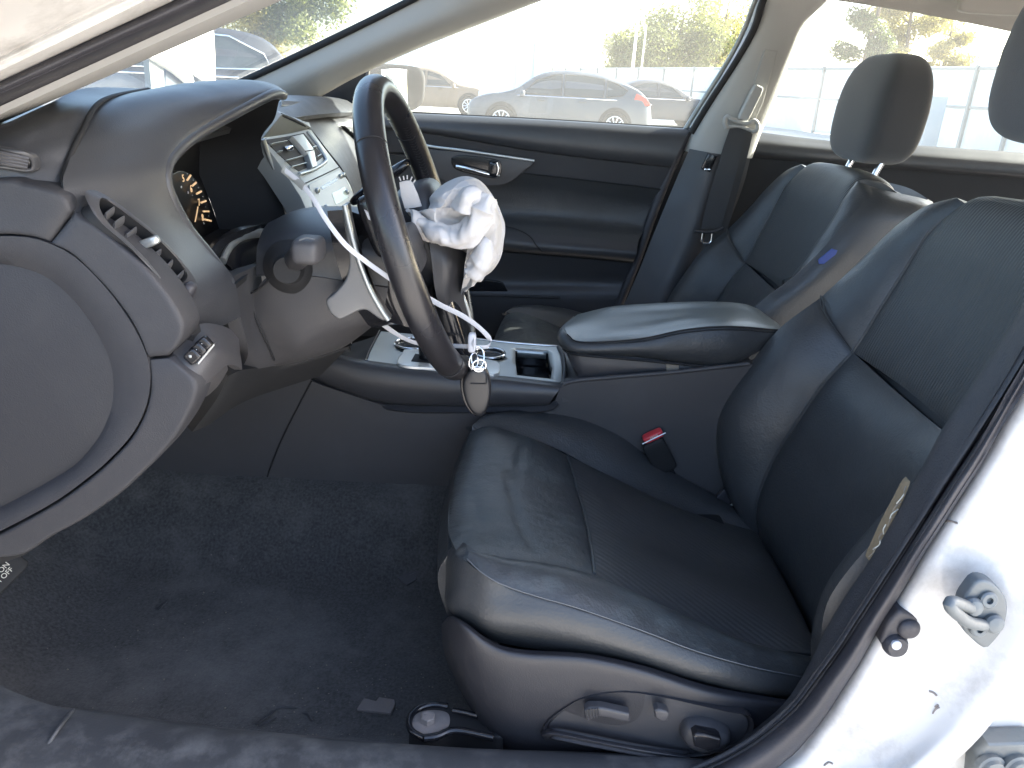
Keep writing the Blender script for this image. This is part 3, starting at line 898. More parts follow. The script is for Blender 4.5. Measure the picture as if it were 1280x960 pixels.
GX = float(np.mean([p[0] for p in deep])) + .012
dial_c = gp(214, 262)
gauge = extr('tachometer', cr([gp(222, 214), gp(240, 220), gp(255, 240), gp(262, 265), (gp(264, 288)), gp(240, 292), gp(205, 270), gp(200, 235)], 40, True), .008, 'gauge_black', dash, .001, d=(-1, 0, 0))
marks = [((230, 225), (234, 219)), ((236.5, 232), (241, 228)), ((242, 242), (247.5, 239)), ((247.5, 253), (253.5, 251)), ((250.5, 264), (257, 264)), ((252, 274), (260, 276))]
for a, b in marks:
    pa, pb = gp(*a) + V(.004, 0, 0), gp(*b) + V(.004, 0, 0)
    tube('gauge_tick', [pa, pb], .0013, 'gauge_mark', gauge, 6)
ya_ = V(0, 0, 1)
for s, x, y in (('5', 225, 223), ('6', 235, 236), ('7', 245, 253), ('8', 249.5, 272)):
    text('gauge_number', s, .0125, gp(x, y) + V(.004, 0, 0), V(-.05, 1, 0), ya_ + V(-.05, 0, 0), 'gauge_mark', gauge, .0004)
for x, y in ((222.5, 233.5), (231, 240.5), (236.5, 244), (251, 279), (230, 217), (237.5, 225), (244, 234.5), (249.5, 245.5), (253.5, 258), (257, 270)):
    big_ = (x, y) in ((222.5, 233.5), (231, 240.5), (251, 279))
    superq('gauge_symbol', gp(x, y) + V(.004, 0, 0), (.0006, .0016, .0016) if big_ else (.0005, .0009, .0009), 'zip_white' if big_ else 'silver_paint', gauge, 1, 1, 8, 10)
tube('gauge_needle', [gp(242.5, 258) + V(.005, 0, 0), gp(241, 267) + V(.005, 0, 0), gp(239, 277) + V(.005, 0, 0)], .0008, 'gauge_mark', gauge, 6)
# silver arc below the gauges
tube('gauge_trim_arc', PL([(279, 326, -.47), (284, 314, -.455), (292, 303, -.435), (304, 295, -.41), (318, 292, -.385), (335, 291, -.36)]), .0055, 'silver_paint', dash, 10, 30, flat=(1, .6))
patch('gauge_shelf', [PL([(262, 314, -.53), (275, 300, -.49), (300, 288, -.43), (330, 280, -.36), (360, 275, -.25)]), PL([(270, 322, -.52), (281, 308, -.48), (302, 296, -.42), (330, 290, -.36), (362, 290, -.25)])], 'gloss_black', dash, 6, 16, thick=.006)
patch('gauge_shelf_shadow_box', [PL([(281, 328, -.46), (296, 306, -.43), (318, 296, -.385), (345, 293, -.34)]), PL([(300, 345, -.46), (315, 330, -.43), (330, 320, -.40), (350, 315, -.36)])], 'gloss_black', dash, 6, 16, thick=.006)

# side face between hood and steering column
patch('column_surround', [PL([(290, 346, -.52), (303, 340, -.475), (325, 330, -.43)]), PL([(300, 395, -.505), (312, 392, -.47), (332, 385, -.43)]),
                          PL([(310, 440, -.49), (322, 438, -.465), (345, 432, -.43)]), PL([(300, 464, -.475), (322, 461, -.45), (350, 456, -.41)])], 'lower_plastic', dash, 20, 16, thick=.015)
# top pad near the windscreen
padtop = [PL([(-80, 186, -.66), (0, 157, -.63), (60, 130, -.57), (108, 110, -.48), (188, 111, -.36)]),
          PL([(-80, 198, -.672), (0, 172, -.65), (50, 152, -.62), (90, 136, -.585), (130, 126, -.540)]),
          PL([(-80, 210, -.678), (0, 190, -.665), (40, 180, -.648), (75, 172, -.63), (104, 165, -.610)]),
          PL([(-80, 222, -.68), (0, 208, -.672), (35, 206, -.662), (62, 205, -.652), (86, 204, -.640)]),
          PL([(-80, 233, -.68), (0, 223, -.674), (30, 228, -.670), (55, 233, -.665), (82, 238, -.656)])]
pad = patch('top_pad', padtop, 'dash_plastic', dash, 30, 40, thick=.01)
# dash top running across to the far side, behind the hood
xz = [(-.80, .990), (-.66, 1.035), (-.52, 1.050), (-.44, 1.046), (-.40, 1.02)]
patch('dash_top', [[V(x, y, z - .03 * max(0, (y - .30)) - .01 * (y < -.3)) for x, z in xz] for y in (-.66, -.45, -.2, 0, .2, .45, .68)], 'dash_plastic', dash, 30, 20, thick=.01, face=(0, 0, 1))
# defroster outlet
dv = extr('side_demister', PL([(-60, 176, -.682), (0, 187, -.680), (22, 191, -.677), (36, 196, -.672), (41, 203, -.668), (37, 212, -.668), (0, 207, -.679), (-60, 200, -.682)]), .01, 'gloss_black', dash, .002)
for k_ in range(4):
    t = k_ / 3
    tube('vent_slat', PL([(-50, 182 + 14 * t, -.684), (0, 190.5 + 13 * t, -.683), (36 - 2 * t, 198.5 + 11 * t, -.673)]), .0016, 'trim_plastic', dv, 6, 12)
ring_mesh('vent_frame', cr(PL([(-60, 173, -.682), (0, 184, -.681), (24, 188, -.678), (40, 194, -.672), (45, 203, -.668), (40, 215, -.668), (0, 211, -.679), (-60, 204, -.682)]), 40, True),
          cr(PL([(-58, 178, -.682), (0, 189, -.681), (22, 193, -.678), (35, 198, -.672), (38, 204, -.668), (35, 210, -.668), (0, 205, -.679), (-58, 199, -.682)]), 40, True), .006, 'dash_plastic', dv, raise_=.0015)

# end panels facing the open door
def endp(name, px, Y, m='soft_plastic', depth=.03, bev=.002, n=70):
    return extr(name, [P(x, y, Y) for x, y in px], depth, m, dash, bev, 3, 0)


def sm(lst, n=40):
    """smooth an open pixel polyline"""
    return [tuple(p[:2]) for p in cr([(a, b, 0) for a, b in lst], n)]


def strip(name, a, b):
    return patch(name, [[P(x, y, -.679) for x, y in a], [P(x, y, -.679) for x, y in b]], 'soft_plastic', dash, 24, 70, puff=.004, pw=16, thick=.03, back=V(0, .03, 0))


upL = sm([(-140, 236), (0, 222.5), (30, 227), (52, 232), (72, 238), (84, 248), (90, 263)])
upR = [(90, 264), (63, 302)] + sm([(63, 302), (38, 295), (0, 293), (-70, 300), (-140, 330)])
strip('end_panel_upper', upL, list(reversed(sm([(63, 302), (38, 295), (0, 293), (-70, 300), (-140, 330)]))))
sR = sm([(94, 266), (120, 280), (150, 303), (176, 326), (198, 350), (216, 374), (229, 397), (232, 412), (226, 428), (211, 444)], 50)
sL = sm([(186, 446), (178, 425), (163, 397), (140, 366), (116, 340), (90, 316), (63.5, 304)], 40)
strip('end_panel_middle', sR, list(reversed(sL)))
lR = [(187, 448), (212, 448)] + sm([(212, 448), (225, 457), (238, 467), (247, 476), (249, 484), (246, 500)], 20)[1:] + sm([(246, 500), (239, 515), (226, 538), (205, 565), (182, 588), (150, 617), (105, 648), (66, 669), (38, 688), (20, 694), (0, 695), (-140, 700)], 50)[1:]
lL = sm([(-140, 735), (-60, 700), (0, 667), (66, 631), (110, 600), (138, 576), (164, 548), (181, 518), (188.5, 490), (189, 472), (187, 450)], 50)
lR[-1] = (-140, 760)
strip('end_panel_lower', lR[1:], list(reversed(lL)))
ov_out = [(0, 295.5), (36, 297), (62, 305), (88, 318), (114, 341), (138, 368), (160, 399), (176, 428), (185, 455), (186.5, 482), (180, 512), (163, 544), (136, 574), (108, 598), (66, 628), (0, 664), (-60, 690), (-130, 680), (-175, 600), (-190, 480), (-170, 380), (-110, 320), (-50, 300)]
ov_in = [(0, 330), (39, 338), (62, 349), (84, 367), (101, 386), (117, 409), (129, 431), (138, 452), (142, 476), (140, 506), (133, 528), (122, 549), (107, 568), (89, 585), (50, 608), (0, 634), (-50, 650), (-105, 640), (-135, 580), (-145, 480), (-130, 400), (-80, 350), (-40, 335)]
# convex cover: raised band then sunken field
oo = cr([P(x + (1.0 if x > 20 else 0), y, -.682) for x, y in ov_out], 90, True); oi = cr([P(x, y, -.668) for x, y in ov_in], 90, True)
cvr = ring_mesh('end_cover_band', oo, oi, .03, 'soft_plastic', dash, raise_=.004)
dome('end_cover_field', oi, .003, 'field_plastic_shaded', dash, n=90, rings=10, pw=2.2, back=.02, smooth=False)
# dark liners in the gaps
endp('gap_backing', [(-150, 230), (80, 236), (235, 398), (254, 486), (170, 600), (30, 694), (-150, 760)], -.655, 'matte_black', .02, 0)

# driver side air vent on the pod
vo = [(106, 240, -.674), (117, 238, -.662), (132, 245, -.657), (160, 265, -.649), (195, 293, -.637), (225, 325, -.623), (243, 350, -.613), (246, 366, -.618), (240, 382, -.635), (231, 393, -.658), (218, 375, -.668), (195, 342, -.677), (160, 306, -.683), (128, 280, -.685), (112, 258, -.683)]
vi = [(124, 249, -.670), (134, 249, -.662), (162, 269, -.653), (195, 295, -.641), (221, 321, -.630), (232, 338, -.624), (234, 347, -.628), (224, 358, -.646), (214, 361, -.657), (194, 338, -.669), (163, 306, -.678), (137, 282, -.682), (124, 263, -.680)]
def proj(p):
    v = np.array(p) - CAM; z = v @ CF
    return 640 + FPX * (v @ CR) / z, 480 - FPX * (v @ CU) / z


def inside(x, y, poly):
    r = False; n_ = len(poly)
    for i_ in range(n_):
        x1, y1 = poly[i_]; x2, y2 = poly[(i_ + 1) % n_]
        if (y1 > y) != (y2 > y) and x < (x2 - x1) * (y - y1) / (y2 - y1) + x1: r = not r
    return r


# opening for the vent in the side of the hood
vmid = [(a_[0] * .5 + b_[0] * .5, a_[1] * .5 + b_[1] * .5) for a_, b_ in zip(cr([(x, y, 0) for x, y, _ in vo], 60, True), cr([(x, y, 0) for x, y, _ in vi], 60, True))]
bmp = bmesh.new(); bmp.from_mesh(pod.data)
bmesh.ops.delete(bmp, geom=[f for f in bmp.faces if inside(*proj(f.calc_center_median()), vmid)], context='FACES')
bmp.to_mesh(pod.data); bmp.free()
vent = ring_mesh('side_air_vent', cr(PL(vo), 60, True), cr(PL(vi), 60, True), .002, 'trim_plastic', dash, raise_=.003)
vw = cr(PL(vi), 60, True); vwc = vw.mean(0)
vin = np.linalg.svd(vw - vwc)[2][2]                       # normal of the opening, turned inward
if vin @ (CAM - vwc) > 0: vin = -vin
ring_mesh('vent_wall', vw * 1.01 - vwc * .01 + vin * .001, vw * .985 + vwc * .015 + vin * .001, .030, 'matte_black', vent, d=vin)
extr('vent_cavity', [p + vin * .028 for p in vw], .006, 'matte_black', vent, 0, d=vin)


def VP(px, py, h):
    d_ = ray(px, py); q = vwc + vin * h
    return CAM + d_ * (((q - CAM) @ vin) / (d_ @ vin))


for b, a in (((131, 272), (144, 262)), ((142, 283), (158, 273)), ((157, 298), (173, 286)), ((171, 312), (189, 299)), ((185, 327), (204, 313)), ((200, 343), (217, 327)), ((212, 358), (229, 342))):
    pb, pa = VP(b[0], b[1], .007), VP(a[0] + 2, a[1] - 2, .007)
    tube('vent_slat', [pb, pa], .0048, 'slat_plastic', vent, 8, None, False, (1, .22), side=vin * .8 + (vw[20] - vw[0]) / np.linalg.norm(vw[20] - vw[0]) * .6)
superq('vent_tab', VP(186, 303, -.001), (.010, .004, .004), 'silver', vent, .5, .6, 12, 18, ax=(V(.92, 0, .38), V(0, 1, 0), V(-.38, 0, .92)))
superq('vent_wheel', P(233, 368, -.640), (.006, .008, .0125), 'rubber', vent, .6, .8, 14, 20, ax=(V(.85, 0, -.5), V(0, 1, 0), V(.5, 0, .85)))
# switch panel below
swt = patch('switch_panel', [PL([(212, 448, -.672), (232, 418, -.650), (255, 404, -.615), (285, 410, -.57), (299, 424, -.54)]),
                             PL([(228, 462, -.676), (246, 438, -.662), (266, 424, -.635), (286, 428, -.59), (300, 440, -.55)]),
                             PL([(240, 474, -.676), (262, 452, -.660), (276, 440, -.640), (290, 442, -.60), (302, 452, -.56)]),
                             PL([(249, 488, -.674), (268, 470, -.650), (281, 458, -.630), (292, 456, -.60), (303, 462, -.56)])], 'lower_plastic', dash, 24, 24, thick=.008)
patch('switch_panel_edge', [PL([(249, 488, -.672), (268, 470, -.648), (283, 456, -.622)]), PL([(252, 492, -.64), (272, 482, -.62), (285, 462, -.60)]), PL([(247, 500, -.62), (263, 492, -.60), (280, 470, -.585)])], 'lower_plastic', dash, 10, 14, thick=.006)
sq = [(232, 442), (252, 421), (266, 431), (246, 454)]
swf = extr('switch_bezel', [P(x, y, -.672 + (x - 232) * .0006) for x, y in sq], .012, 'trim_plastic', swt, .0015)
for k_ in range(3):
    t = (k_ + .5) / 3
    c_ = lerp(lerp(P(*sq[0], -.674), P(*sq[1], -.662), t), lerp(P(*sq[3], -.668), P(*sq[2], -.656), t), .5)
    b_ = superq('switch_button', c_ + V(0, -.0015, 0), (.0068, .004, .0058), 'gloss_black', swf, .4, .4, 12, 18, ax=(V(.75, 0, .66), V(0, 1, 0), V(-.66, 0, .75)))
    superq('button_mark', c_ + V(-.001, -.0056, .001), (.0014, .0004, .0014), 'silver', swf, .6, .6, 8, 10)
tube('switch_glint', [P(247, 455, -.672), P(267, 431, -.652)], .0012, 'silver_paint', swf, 6)
# knee bolster below the column
patch('knee_panel', [PL([(285, 470, -.58), (305, 462, -.50), (350, 456, -.40), (440, 432, -.36)]), PL([(270, 500, -.56), (290, 490, -.49), (340, 470, -.40), (430, 440, -.36)]), PL([(240, 540, -.50), (262, 530, -.45), (310, 500, -.38), (400, 470, -.33)])],
      'matte_black', dash, 14, 20, thick=.012)

# centre stack
def st3(lst): return PL(lst)


stack_top = [PL([(329, 172, -.13), (340, 158, -.12), (352, 143, -.10)]), PL([(342, 171, -.05), (355, 158, -.02), (364, 147, 0)]), PL([(364, 168, .05), (372, 158, .06), (378, 153, .07)]), PL([(384, 163.5, .12), (387, 161, .12), (389, 160, .12)])]
cs = patch('center_stack', [PL([(329, 172, -.13), (352, 215, -.13), (374, 248, -.13), (392, 275, -.13), (420, 340, -.13), (440, 400, -.125)]), PL([(356, 168, 0), (381, 208, 0), (402, 243, 0), (418, 270, 0), (440, 330, 0), (455, 390, 0)]),
                            PL([(388, 161, .125), (409, 190, .125), (428, 216, .125), (442, 243, .125), (458, 310, .125), (470, 380, .125)])], 'silver_paint', dash, 16, 40, thick=.03)
patch('stack_cover', stack_top, 'silver_paint', cs, 14, 14, thick=.01)
tube('stack_edge', PL([(351, 143, -.09), (370, 151, .03), (388, 163, .128), (408, 188, .13), (428, 214, .13), (441, 241, .13)]), .0025, 'matte_black', cs, 8, 30)
# face of the stack: a plane facing the rear, everything on it is laid out on that plane
S0, S1, S2 = P(329, 173, -.125), P(384, 163, .12), P(441, 241, .12)
SN = np.cross(S1 - S0, S2 - S0); SN /= np.linalg.norm(SN)
if SN[0] < 0: SN = -SN


def SP(px, py, h=0.0):
    d_ = ray(px, py); q = S0 + SN * (h + .010)
    return CAM + d_ * (((q - CAM) @ SN) / (d_ @ SN))


def sface(name, px, h, m, parent, depth=.01, bev=.0015):
    return extr(name, [SP(x, y, h) for x, y in px], depth, m, parent, bev, 2, 0, d=-SN)


sface('stack_face', [(326, 174), (356, 169), (383, 163), (389, 164), (408, 188), (428, 214), (441, 242), (452, 268), (396, 292), (376, 246), (350, 206)], 0, 'silver_paint', cs, .03)
cv = sface('center_vent', [(331, 175), (356, 171), (380, 166), (404, 196), (391, 206), (374, 214), (364, 207), (348, 192)], .0008, 'matte_black', cs, .004, 0)
for a, b in (((338, 180.5), (358, 176.5)), ((347, 190), (352, 189)), ((357, 201), (377, 195.5)), ((364, 209), (382, 204)), ((390, 184.5), (395, 183)), ((396, 196), (401, 193))):
    tube('vent_slat', [SP(*a, .003), SP(*b, .003)], .0026, 'silver', cv, 6, None, False, (1, .3), side=SN)
superq('vent_tab', SP(361, 185, .006), (.005, .014, .004), 'chrome', cv, .5, .6, 12, 18)
sface('vent_center_bar', [(366, 170), (379, 167), (386, 177), (393, 187), (397, 207), (391, 209), (385, 192), (376, 181)], .010, 'silver', cs, .012, .002)
tube('bar_seam', [SP(382, 189, .0105), SP(393, 187, .0105)], .0008, 'matte_black', cs, 6)
tube('vent_frame', [SP(*q_, .002) for q_ in ((384, 164), (396, 180), (407, 198), (406, 203), (392, 212), (374, 218))], .003, 'silver', cs, 8, 30)
tube('radio_seam', [SP(382, 229, .001), SP(424, 209, .001)], .0009, 'matte_black', cs, 6)
rp = sface('radio_panel', [(386, 231), (425, 212), (439, 239), (447, 258), (399, 281)], .002, 'radio_silver', cs, .004, .001)
sface('disc_slot', [(401, 233.5), (421, 222), (422.5, 225), (403, 237)], .0025, 'gloss_black', rp, .001, 0)
sface('radio_display', [(415, 242), (431, 233), (436, 247), (420, 256)], .0026, 'display_glass', rp, .001, 0)
for x, y in ((397, 238), (426, 220), (429.5, 218.5), (434, 240), (408, 259), (440, 252)):
    superq('radio_button', SP(x, y, .004), (.003, .005, .004), 'silver', rp, .5, .5, 10, 14)
# passenger side of the dash
pdash = patch('passenger_dash', [PL([(352, 141, .13), (380, 143, .30), (410, 146, .45), (440, 149, .58), (462, 152, .66)]), PL([(372, 152, .13), (398, 153, .30), (424, 156, .45), (448, 160, .58), (466, 164, .66)]),
                                 PL([(409, 188, .13), (425, 185, .30), (442, 185, .45), (458, 188, .58), (472, 192, .66)]), PL([(440, 241, .13), (450, 232, .30), (462, 228, .45), (474, 228, .58), (486, 232, .66)]),
                                 PL([(458, 300, .13), (468, 290, .30), (478, 284, .45), (488, 282, .58), (496, 284, .66)]), PL([(440, 360, .13), (458, 345, .30), (470, 335, .45), (480, 330, .58), (490, 330, .66)])], 'dash_plastic', dash, 30, 24, thick=.015)
patch('passenger_top_pad', [PL([(352, 126, .12), (385, 128, .30), (420, 133, .50), (455, 138, .68)]), PL([(352, 133, .10), (390, 137, .30), (420, 141, .48), (455, 146, .68)]), PL([(350, 141, .12), (380, 143.5, .30), (412, 147, .46), (455, 152, .68)])], 'trim_plastic', dash, 14, 20, thick=.012)
pv = extr('passenger_vent', [p + V(.012, 0, 0) for p in PL([(424, 157, .44), (441, 160, .56), (455, 176, .58), (447, 176, .52)])], .01, 'matte_black', dash, .001, d=(-1, 0, 0))
for t in (.3, .65):
    tube('vent_slat', [lerp(P(424, 157, .44), P(447, 176, .52), t) + V(.01, 0, 0), lerp(P(441, 160, .56), P(455, 176, .58), t) + V(.01, 0, 0)], .002, 'silver_paint', pv, 6)

# ================================================================== STEERING COLUMN
colm = thing('steering_column', 'dark plastic steering column cover with stubby stalk beside the wheel', 'steering column', P(400, 350, -.37))
patch('upper_shroud', [PL([(345, 275, -.34), (372, 262, -.33), (402, 258, -.33), (440, 258, -.33), (485, 262, -.33)]), PL([(333, 281, -.40), (365, 267, -.39), (400, 263, -.385), (440, 264, -.38), (485, 268, -.38)]),
                       PL([(322, 306, -.445), (355, 297, -.455), (400, 296, -.46), (440, 300, -.46), (485, 308, -.455)]), PL([(320, 345, -.455), (350, 342, -.468), (392, 345, -.47), (440, 352, -.468), (485, 358, -.46)])], 'dash_plastic', colm, 24, 30, thick=.01)
patch('lower_shroud', [PL([(310, 370, -.452), (318, 366, -.456), (338, 345, -.466), (392, 346, -.470), (440, 353, -.468), (485, 360, -.46)]), PL([(314, 400, -.452), (330, 402, -.456), (360, 402, -.464), (400, 402, -.466), (440, 400, -.46), (478, 396, -.455)]),
                       PL([(322, 440, -.44), (345, 440, -.44), (375, 436, -.45), (410, 426, -.445), (440, 416, -.44), (470, 404, -.435)]), PL([(338, 458, -.41), (356, 456, -.41), (385, 449, -.41), (425, 436, -.405), (450, 420, -.40), (468, 406, -.40)]),
                       PL([(350, 456, -.34), (366, 450, -.34), (390, 442, -.34), (425, 430, -.34), (450, 416, -.34), (465, 404, -.34)])], 'lower_plastic', colm, 24, 30, thick=.01)
tube('shroud_seam', [p + V(0, -.0012, 0) for p in PL([(310, 368, -.456), (322, 362, -.462), (338, 348, -.472), (346, 340, -.474)])], .0012, 'matte_black', colm, 6, 14)
tube('shroud_seam', [p + V(0, -.0012, 0) for p in PL([(312, 376, -.456), (322, 402, -.458), (333, 425, -.452), (343, 450, -.432)])], .0010, 'matte_black', colm, 6, 14)
lathe('stalk_boot', P(364, 333, -.462), V(.15, -1, .1), [(.031, -.012), (.030, .004), (.026, .008), (.022, .016), (.017, .020), (.014, .034)], 'matte_black', colm, 36)
stk = tube('stalk', [P(366, 330, -.465), P(372, 322, -.50), P(381, 314, -.535)], [.012, .012, .013], 'trim_plastic', colm, 16, 8)
superq('stalk_knob', P(386, 312, -.545), (.0140, .022, .0130), 'lower_plastic', stk, .55, .45, 18, 28)
tube('stalk_mark', PL([(374, 300, -.5665), (384, 297, -.5665), (393, 299, -.5665)]), .0009, 'thread', stk, 6)
# switch stalk on the far side
superq('wiper_stalk', P(475, 228, -.24), (.05, .016, .008), 'gloss_black', colm, .6, .6, 12, 20, ax=(V(.8, 0, .6), V(0, 1, 0), V(-.6, 0, .8)))

# ================================================================== STEERING WHEEL
WC = V(-.118, -.37, .923); WT = rad(18.5); WR = .169
wn_ = V(math.cos(WT), 0, math.sin(WT)); wa = V(-math.sin(WT), 0, math.cos(WT)); wb = V(0, 1, 0)
def wp(ang, r=WR, off=0.0): return WC + r * (wa * math.cos(ang) + wb * math.sin(ang)) + wn_ * off
whl = thing('steering_wheel', 'worn black leather steering wheel with burst hub in front of gauges', 'steering wheel', WC)
def rim_arc(name, a0, a1, r, m, n=50):
    pts = [wp(a0 + (a1 - a0) * i / (n - 1)) for i in range(n)]
    return tube(name, pts, r, m, whl, 22)


rim = tube('rim', [wp(2 * math.pi * i / 120) for i in range(120)], .0152, 'wheel_leather', whl, 24, closed=True, flat=(1, 1.08), side=None)
for a in (-48, 48, 150, 215):
    aa = rad(a)
    c_ = wp(aa); e1 = (wp(aa, WR + .01) - wp(aa, WR - .01)); e1 /= np.linalg.norm(e1)
    ring = [c_ + (e1 * math.cos(t) + wn_ * math.sin(t)) * .0160 for t in np.linspace(0, 2 * math.pi, 24, endpoint=False)]
    tube('rim_seam', ring, .0007, 'dark_thread', rim, 6, closed=True)
# stitching along the inside of the rim
vs = []; F = []
for i in range(90):
    a = rad(40 + i * 1.6)
    c_ = wp(a, WR - .0155, .003); t_ = (wp(a + .01) - wp(a)); t_ /= np.linalg.norm(t_)
    for s_ in (-1, 1):
        b0 = len(vs)
        p0, p1 = c_ + wn_ * (.004 * s_) - t_ * .0012, c_ + t_ * .0012
        for q in (p0, p1):
            for dd in (wn_ * .0006, t_ * .0006, -wn_ * .0006, -t_ * .0006): vs.append(q + dd)
        for j in range(4): F.append((b0 + j, b0 + (j + 1) % 4, b0 + 4 + (j + 1) % 4, b0 + 4 + j))
stt = mesh('rim_stitching', vs, F, 'lower_plastic', rim)
stt['kind'] = 'stuff'
# hub and spokes
hub = superq('hub', WC + wn_ * .006 + V(0, .02, 0) - wa * .005, (.030, .060, .062), 'trim_plastic', whl, .5, .6, 24, 36, ax=(wn_, wb, wa))
for sgn in (-1, 1):
    a0, a1 = wp(rad(90 * sgn + 6), .165), wp(rad(90 * sgn), .06, -.002)
    superq('spoke', (a0 + a1) / 2 - wa * .008, (.012, .058, .026), 'trim_plastic', whl, .5, .5, 16, 24, ax=(wn_, wb, wa))
superq('lower_spoke', wp(rad(180), .115, .004), (.013, .040, .055), 'gloss_black', whl, .45, .5, 16, 24, ax=(wn_, wb, wa))
tube('lower_spoke_trim', PL([(558, 385, -.40), (566, 404, -.395), (574, 420, -.39), (583, 440, -.385)]), .0042, 'silver', whl, 8, 14)
tube('lower_spoke_trim', PL([(578, 368, -.30), (585, 388, -.30), (589, 405, -.30), (592, 425, -.30)]), .0028, 'silver', whl, 8, 14)
patch('lower_cover', [PL([(536, 298, -.42), (562, 305, -.41), (586, 318, -.37)]), PL([(540, 330, -.425), (565, 336, -.42), (588, 345, -.37)]), PL([(546, 372, -.42), (562, 377, -.41), (580, 372, -.36)]), PL([(560, 400, -.38), (572, 405, -.375), (588, 405, -.34)])], 'trim_plastic', whl, 18, 16, thick=.04)
# silver paddle shaped spoke trim, near side
pad_px = sm([(429, 256), (433, 256), (437, 278), (443, 302), (452, 332), (464, 362), (478, 387), (487, 400)], 30) + sm([(487, 400), (478, 401), (468, 395), (458, 388), (448, 389), (440, 393), (432, 397), (425, 400), (419, 397), (412, 391), (407, 376), (416, 368), (427, 356), (433, 345), (436, 326), (433, 300), (429, 275), (428, 260)], 50)[1:]
sp = extr('spoke_trim', [P(x, y, -.505) for x, y in pad_px], .018, 'satin_grey', whl, .003)
tube('spoke_trim_edge', PL([(431, 256, -.508), (436, 278, -.508), (442, 302, -.508), (451, 332, -.508), (463, 362, -.508), (477, 387, -.508), (486, 400, -.508)]), .0032, 'silver', sp, 8, 30)
patch('spoke_shell', [PL([(432, 262, -.50), (450, 268, -.46), (475, 275, -.44), (492, 285, -.45)]), PL([(440, 310, -.50), (458, 315, -.455), (485, 325, -.44), (508, 335, -.45)]), PL([(455, 360, -.49), (475, 368, -.45), (500, 372, -.44), (525, 380, -.45)]), PL([(480, 400, -.47), (495, 405, -.44), (515, 410, -.43), (535, 415, -.44)])],
      'gloss_black', whl, 16, 18, thick=.02)
superq('thumb_switch', P(470, 282, -.475), (.012, .010, .034), 'gloss_black', whl, .5, .5, 14, 20, ax=(V(.9, 0, .4), V(0, 1, 0), V(-.35, 0, .93)))
extr('switch_label', PL([(455, 262, -.488), (466, 270, -.488), (469, 279, -.488), (460, 274, -.488)]), .003, 'zip_white', whl, .0005)

# ================================================================== AIRBAG
bag = thing('airbag', 'crumpled white deployed airbag hanging from the steering wheel hub', 'airbag', P(590, 300, -.36))
AC = P(588, 262, -.40)


def folds(s, t, p):
    a = 2 * math.pi * t
    swirl = math.sin(9.0 * s + a * 1.0 + 1.2) * .006 + math.sin(17 * s - a * 2 + noise.noise(Vector(p * 14)) * 3) * .0035
    n1 = (1 - abs(noise.noise(Vector(p * 20)) * 2.2)) ** 2 * .009
    n2 = (1 - abs(noise.noise(Vector(p * 46 + V(3, 1, 2))) * 2.2)) ** 2 * .0030 + (1 - abs(noise.noise(Vector(p * 95))) * 2) ** 2 * .0007
    e = min(1, (1 - s) * 6 + .25)
    d_ = V(.12, -.95, .2)
    return d_ * (swirl + n1 + n2 - .006) * e


bo = [(537, 247), (547, 236), (560, 227), (578, 221), (595, 224), (606, 232), (618, 249), (626, 266), (631, 284), (629, 305), (626, 322), (616, 338), (602, 348), (590, 357), (576, 365), (580, 357), (586, 345), (587, 332), (585, 318), (572, 307), (555, 299), (540, 293), (530, 285), (524, 275), (520, 266), (532, 264), (537, 256)]
dome('bag_cloth', [P(x, y, -.40 + .04 * ((x - 540) / 90)) for x, y in bo], .050, 'airbag_cloth', bag, nrm=(.12, -1, .25), n=160, rings=60, pw=2.2, back=.055, disp=folds, center=AC)
# rolled edge and torn flap
ridge = lambda seed: (lambda u, v, p: .005 * (1 - abs(noise.noise(Vector(p * 28 + V(seed, 0, 0))) * 2)) ** 2 + .003 * (1 - abs(noise.noise(Vector(p * 60 + V(seed, 2, 0))) * 2)) ** 2 + .002 * abs(math.sin(u * 7 + v * 4 + noise.noise(Vector(p * 20)) * 3)))
patch('bag_fold', [PL([(523, 270, -0.435), (540, 277, -0.440), (560, 284, -0.445), (575, 281, -0.450), (588, 268, -0.455), (600, 250, -0.460), (604, 240, -0.455)]),
                   PL([(522, 278, -0.440), (542, 290, -0.450), (566, 297, -0.455), (584, 292, -0.465), (598, 275, -0.470), (608, 254, -0.470), (612, 246, -0.465)]),
                   PL([(530, 287, -0.435), (550, 299, -0.445), (575, 306, -0.450), (595, 299, -0.455), (609, 280, -0.460), (616, 260, -0.455), (618, 250, -0.445)])], 'airbag_cloth', bag, 18, 50, thick=.003, puff=.003, disp=ridge(3))
patch('bag_fold', [PL([(572, 262, -0.445), (573, 250, -0.450), (580, 240, -0.455), (590, 240, -0.455), (598, 250, -0.455)]), PL([(580, 264, -0.460), (582, 252, -0.465), (588, 247, -0.465), (593, 250, -0.465), (595, 258, -0.465)]), PL([(586, 270, -0.450), (588, 262, -0.455), (590, 257, -0.455), (592, 256, -0.455), (592, 262, -0.455)])],
      'airbag_cloth', bag, 14, 30, thick=.004, puff=.004, disp=ridge(9))
patch('bag_fold', [PL([(576, 365, -0.415), (590, 352, -0.435), (606, 338, -0.440), (620, 318, -0.435)]), PL([(590, 345, -0.445), (598, 335, -0.455), (606, 320, -0.460), (612, 300, -0.455)]), PL([(588, 335, -0.435), (590, 322, -0.445), (594, 308, -0.450), (600, 292, -0.445)])], 'airbag_cloth', bag, 16, 30, thick=.004, puff=.004, disp=ridge(5))
flp = [(499, 228), (503, 227), (508, 226), (512, 226), (515, 228), (522, 243), (527, 258), (516, 260), (506, 261), (501, 245)]
extr('torn_flap', [P(x, y, -.425) for x, y in flp], .003, 'airbag_cloth', bag, .0005)
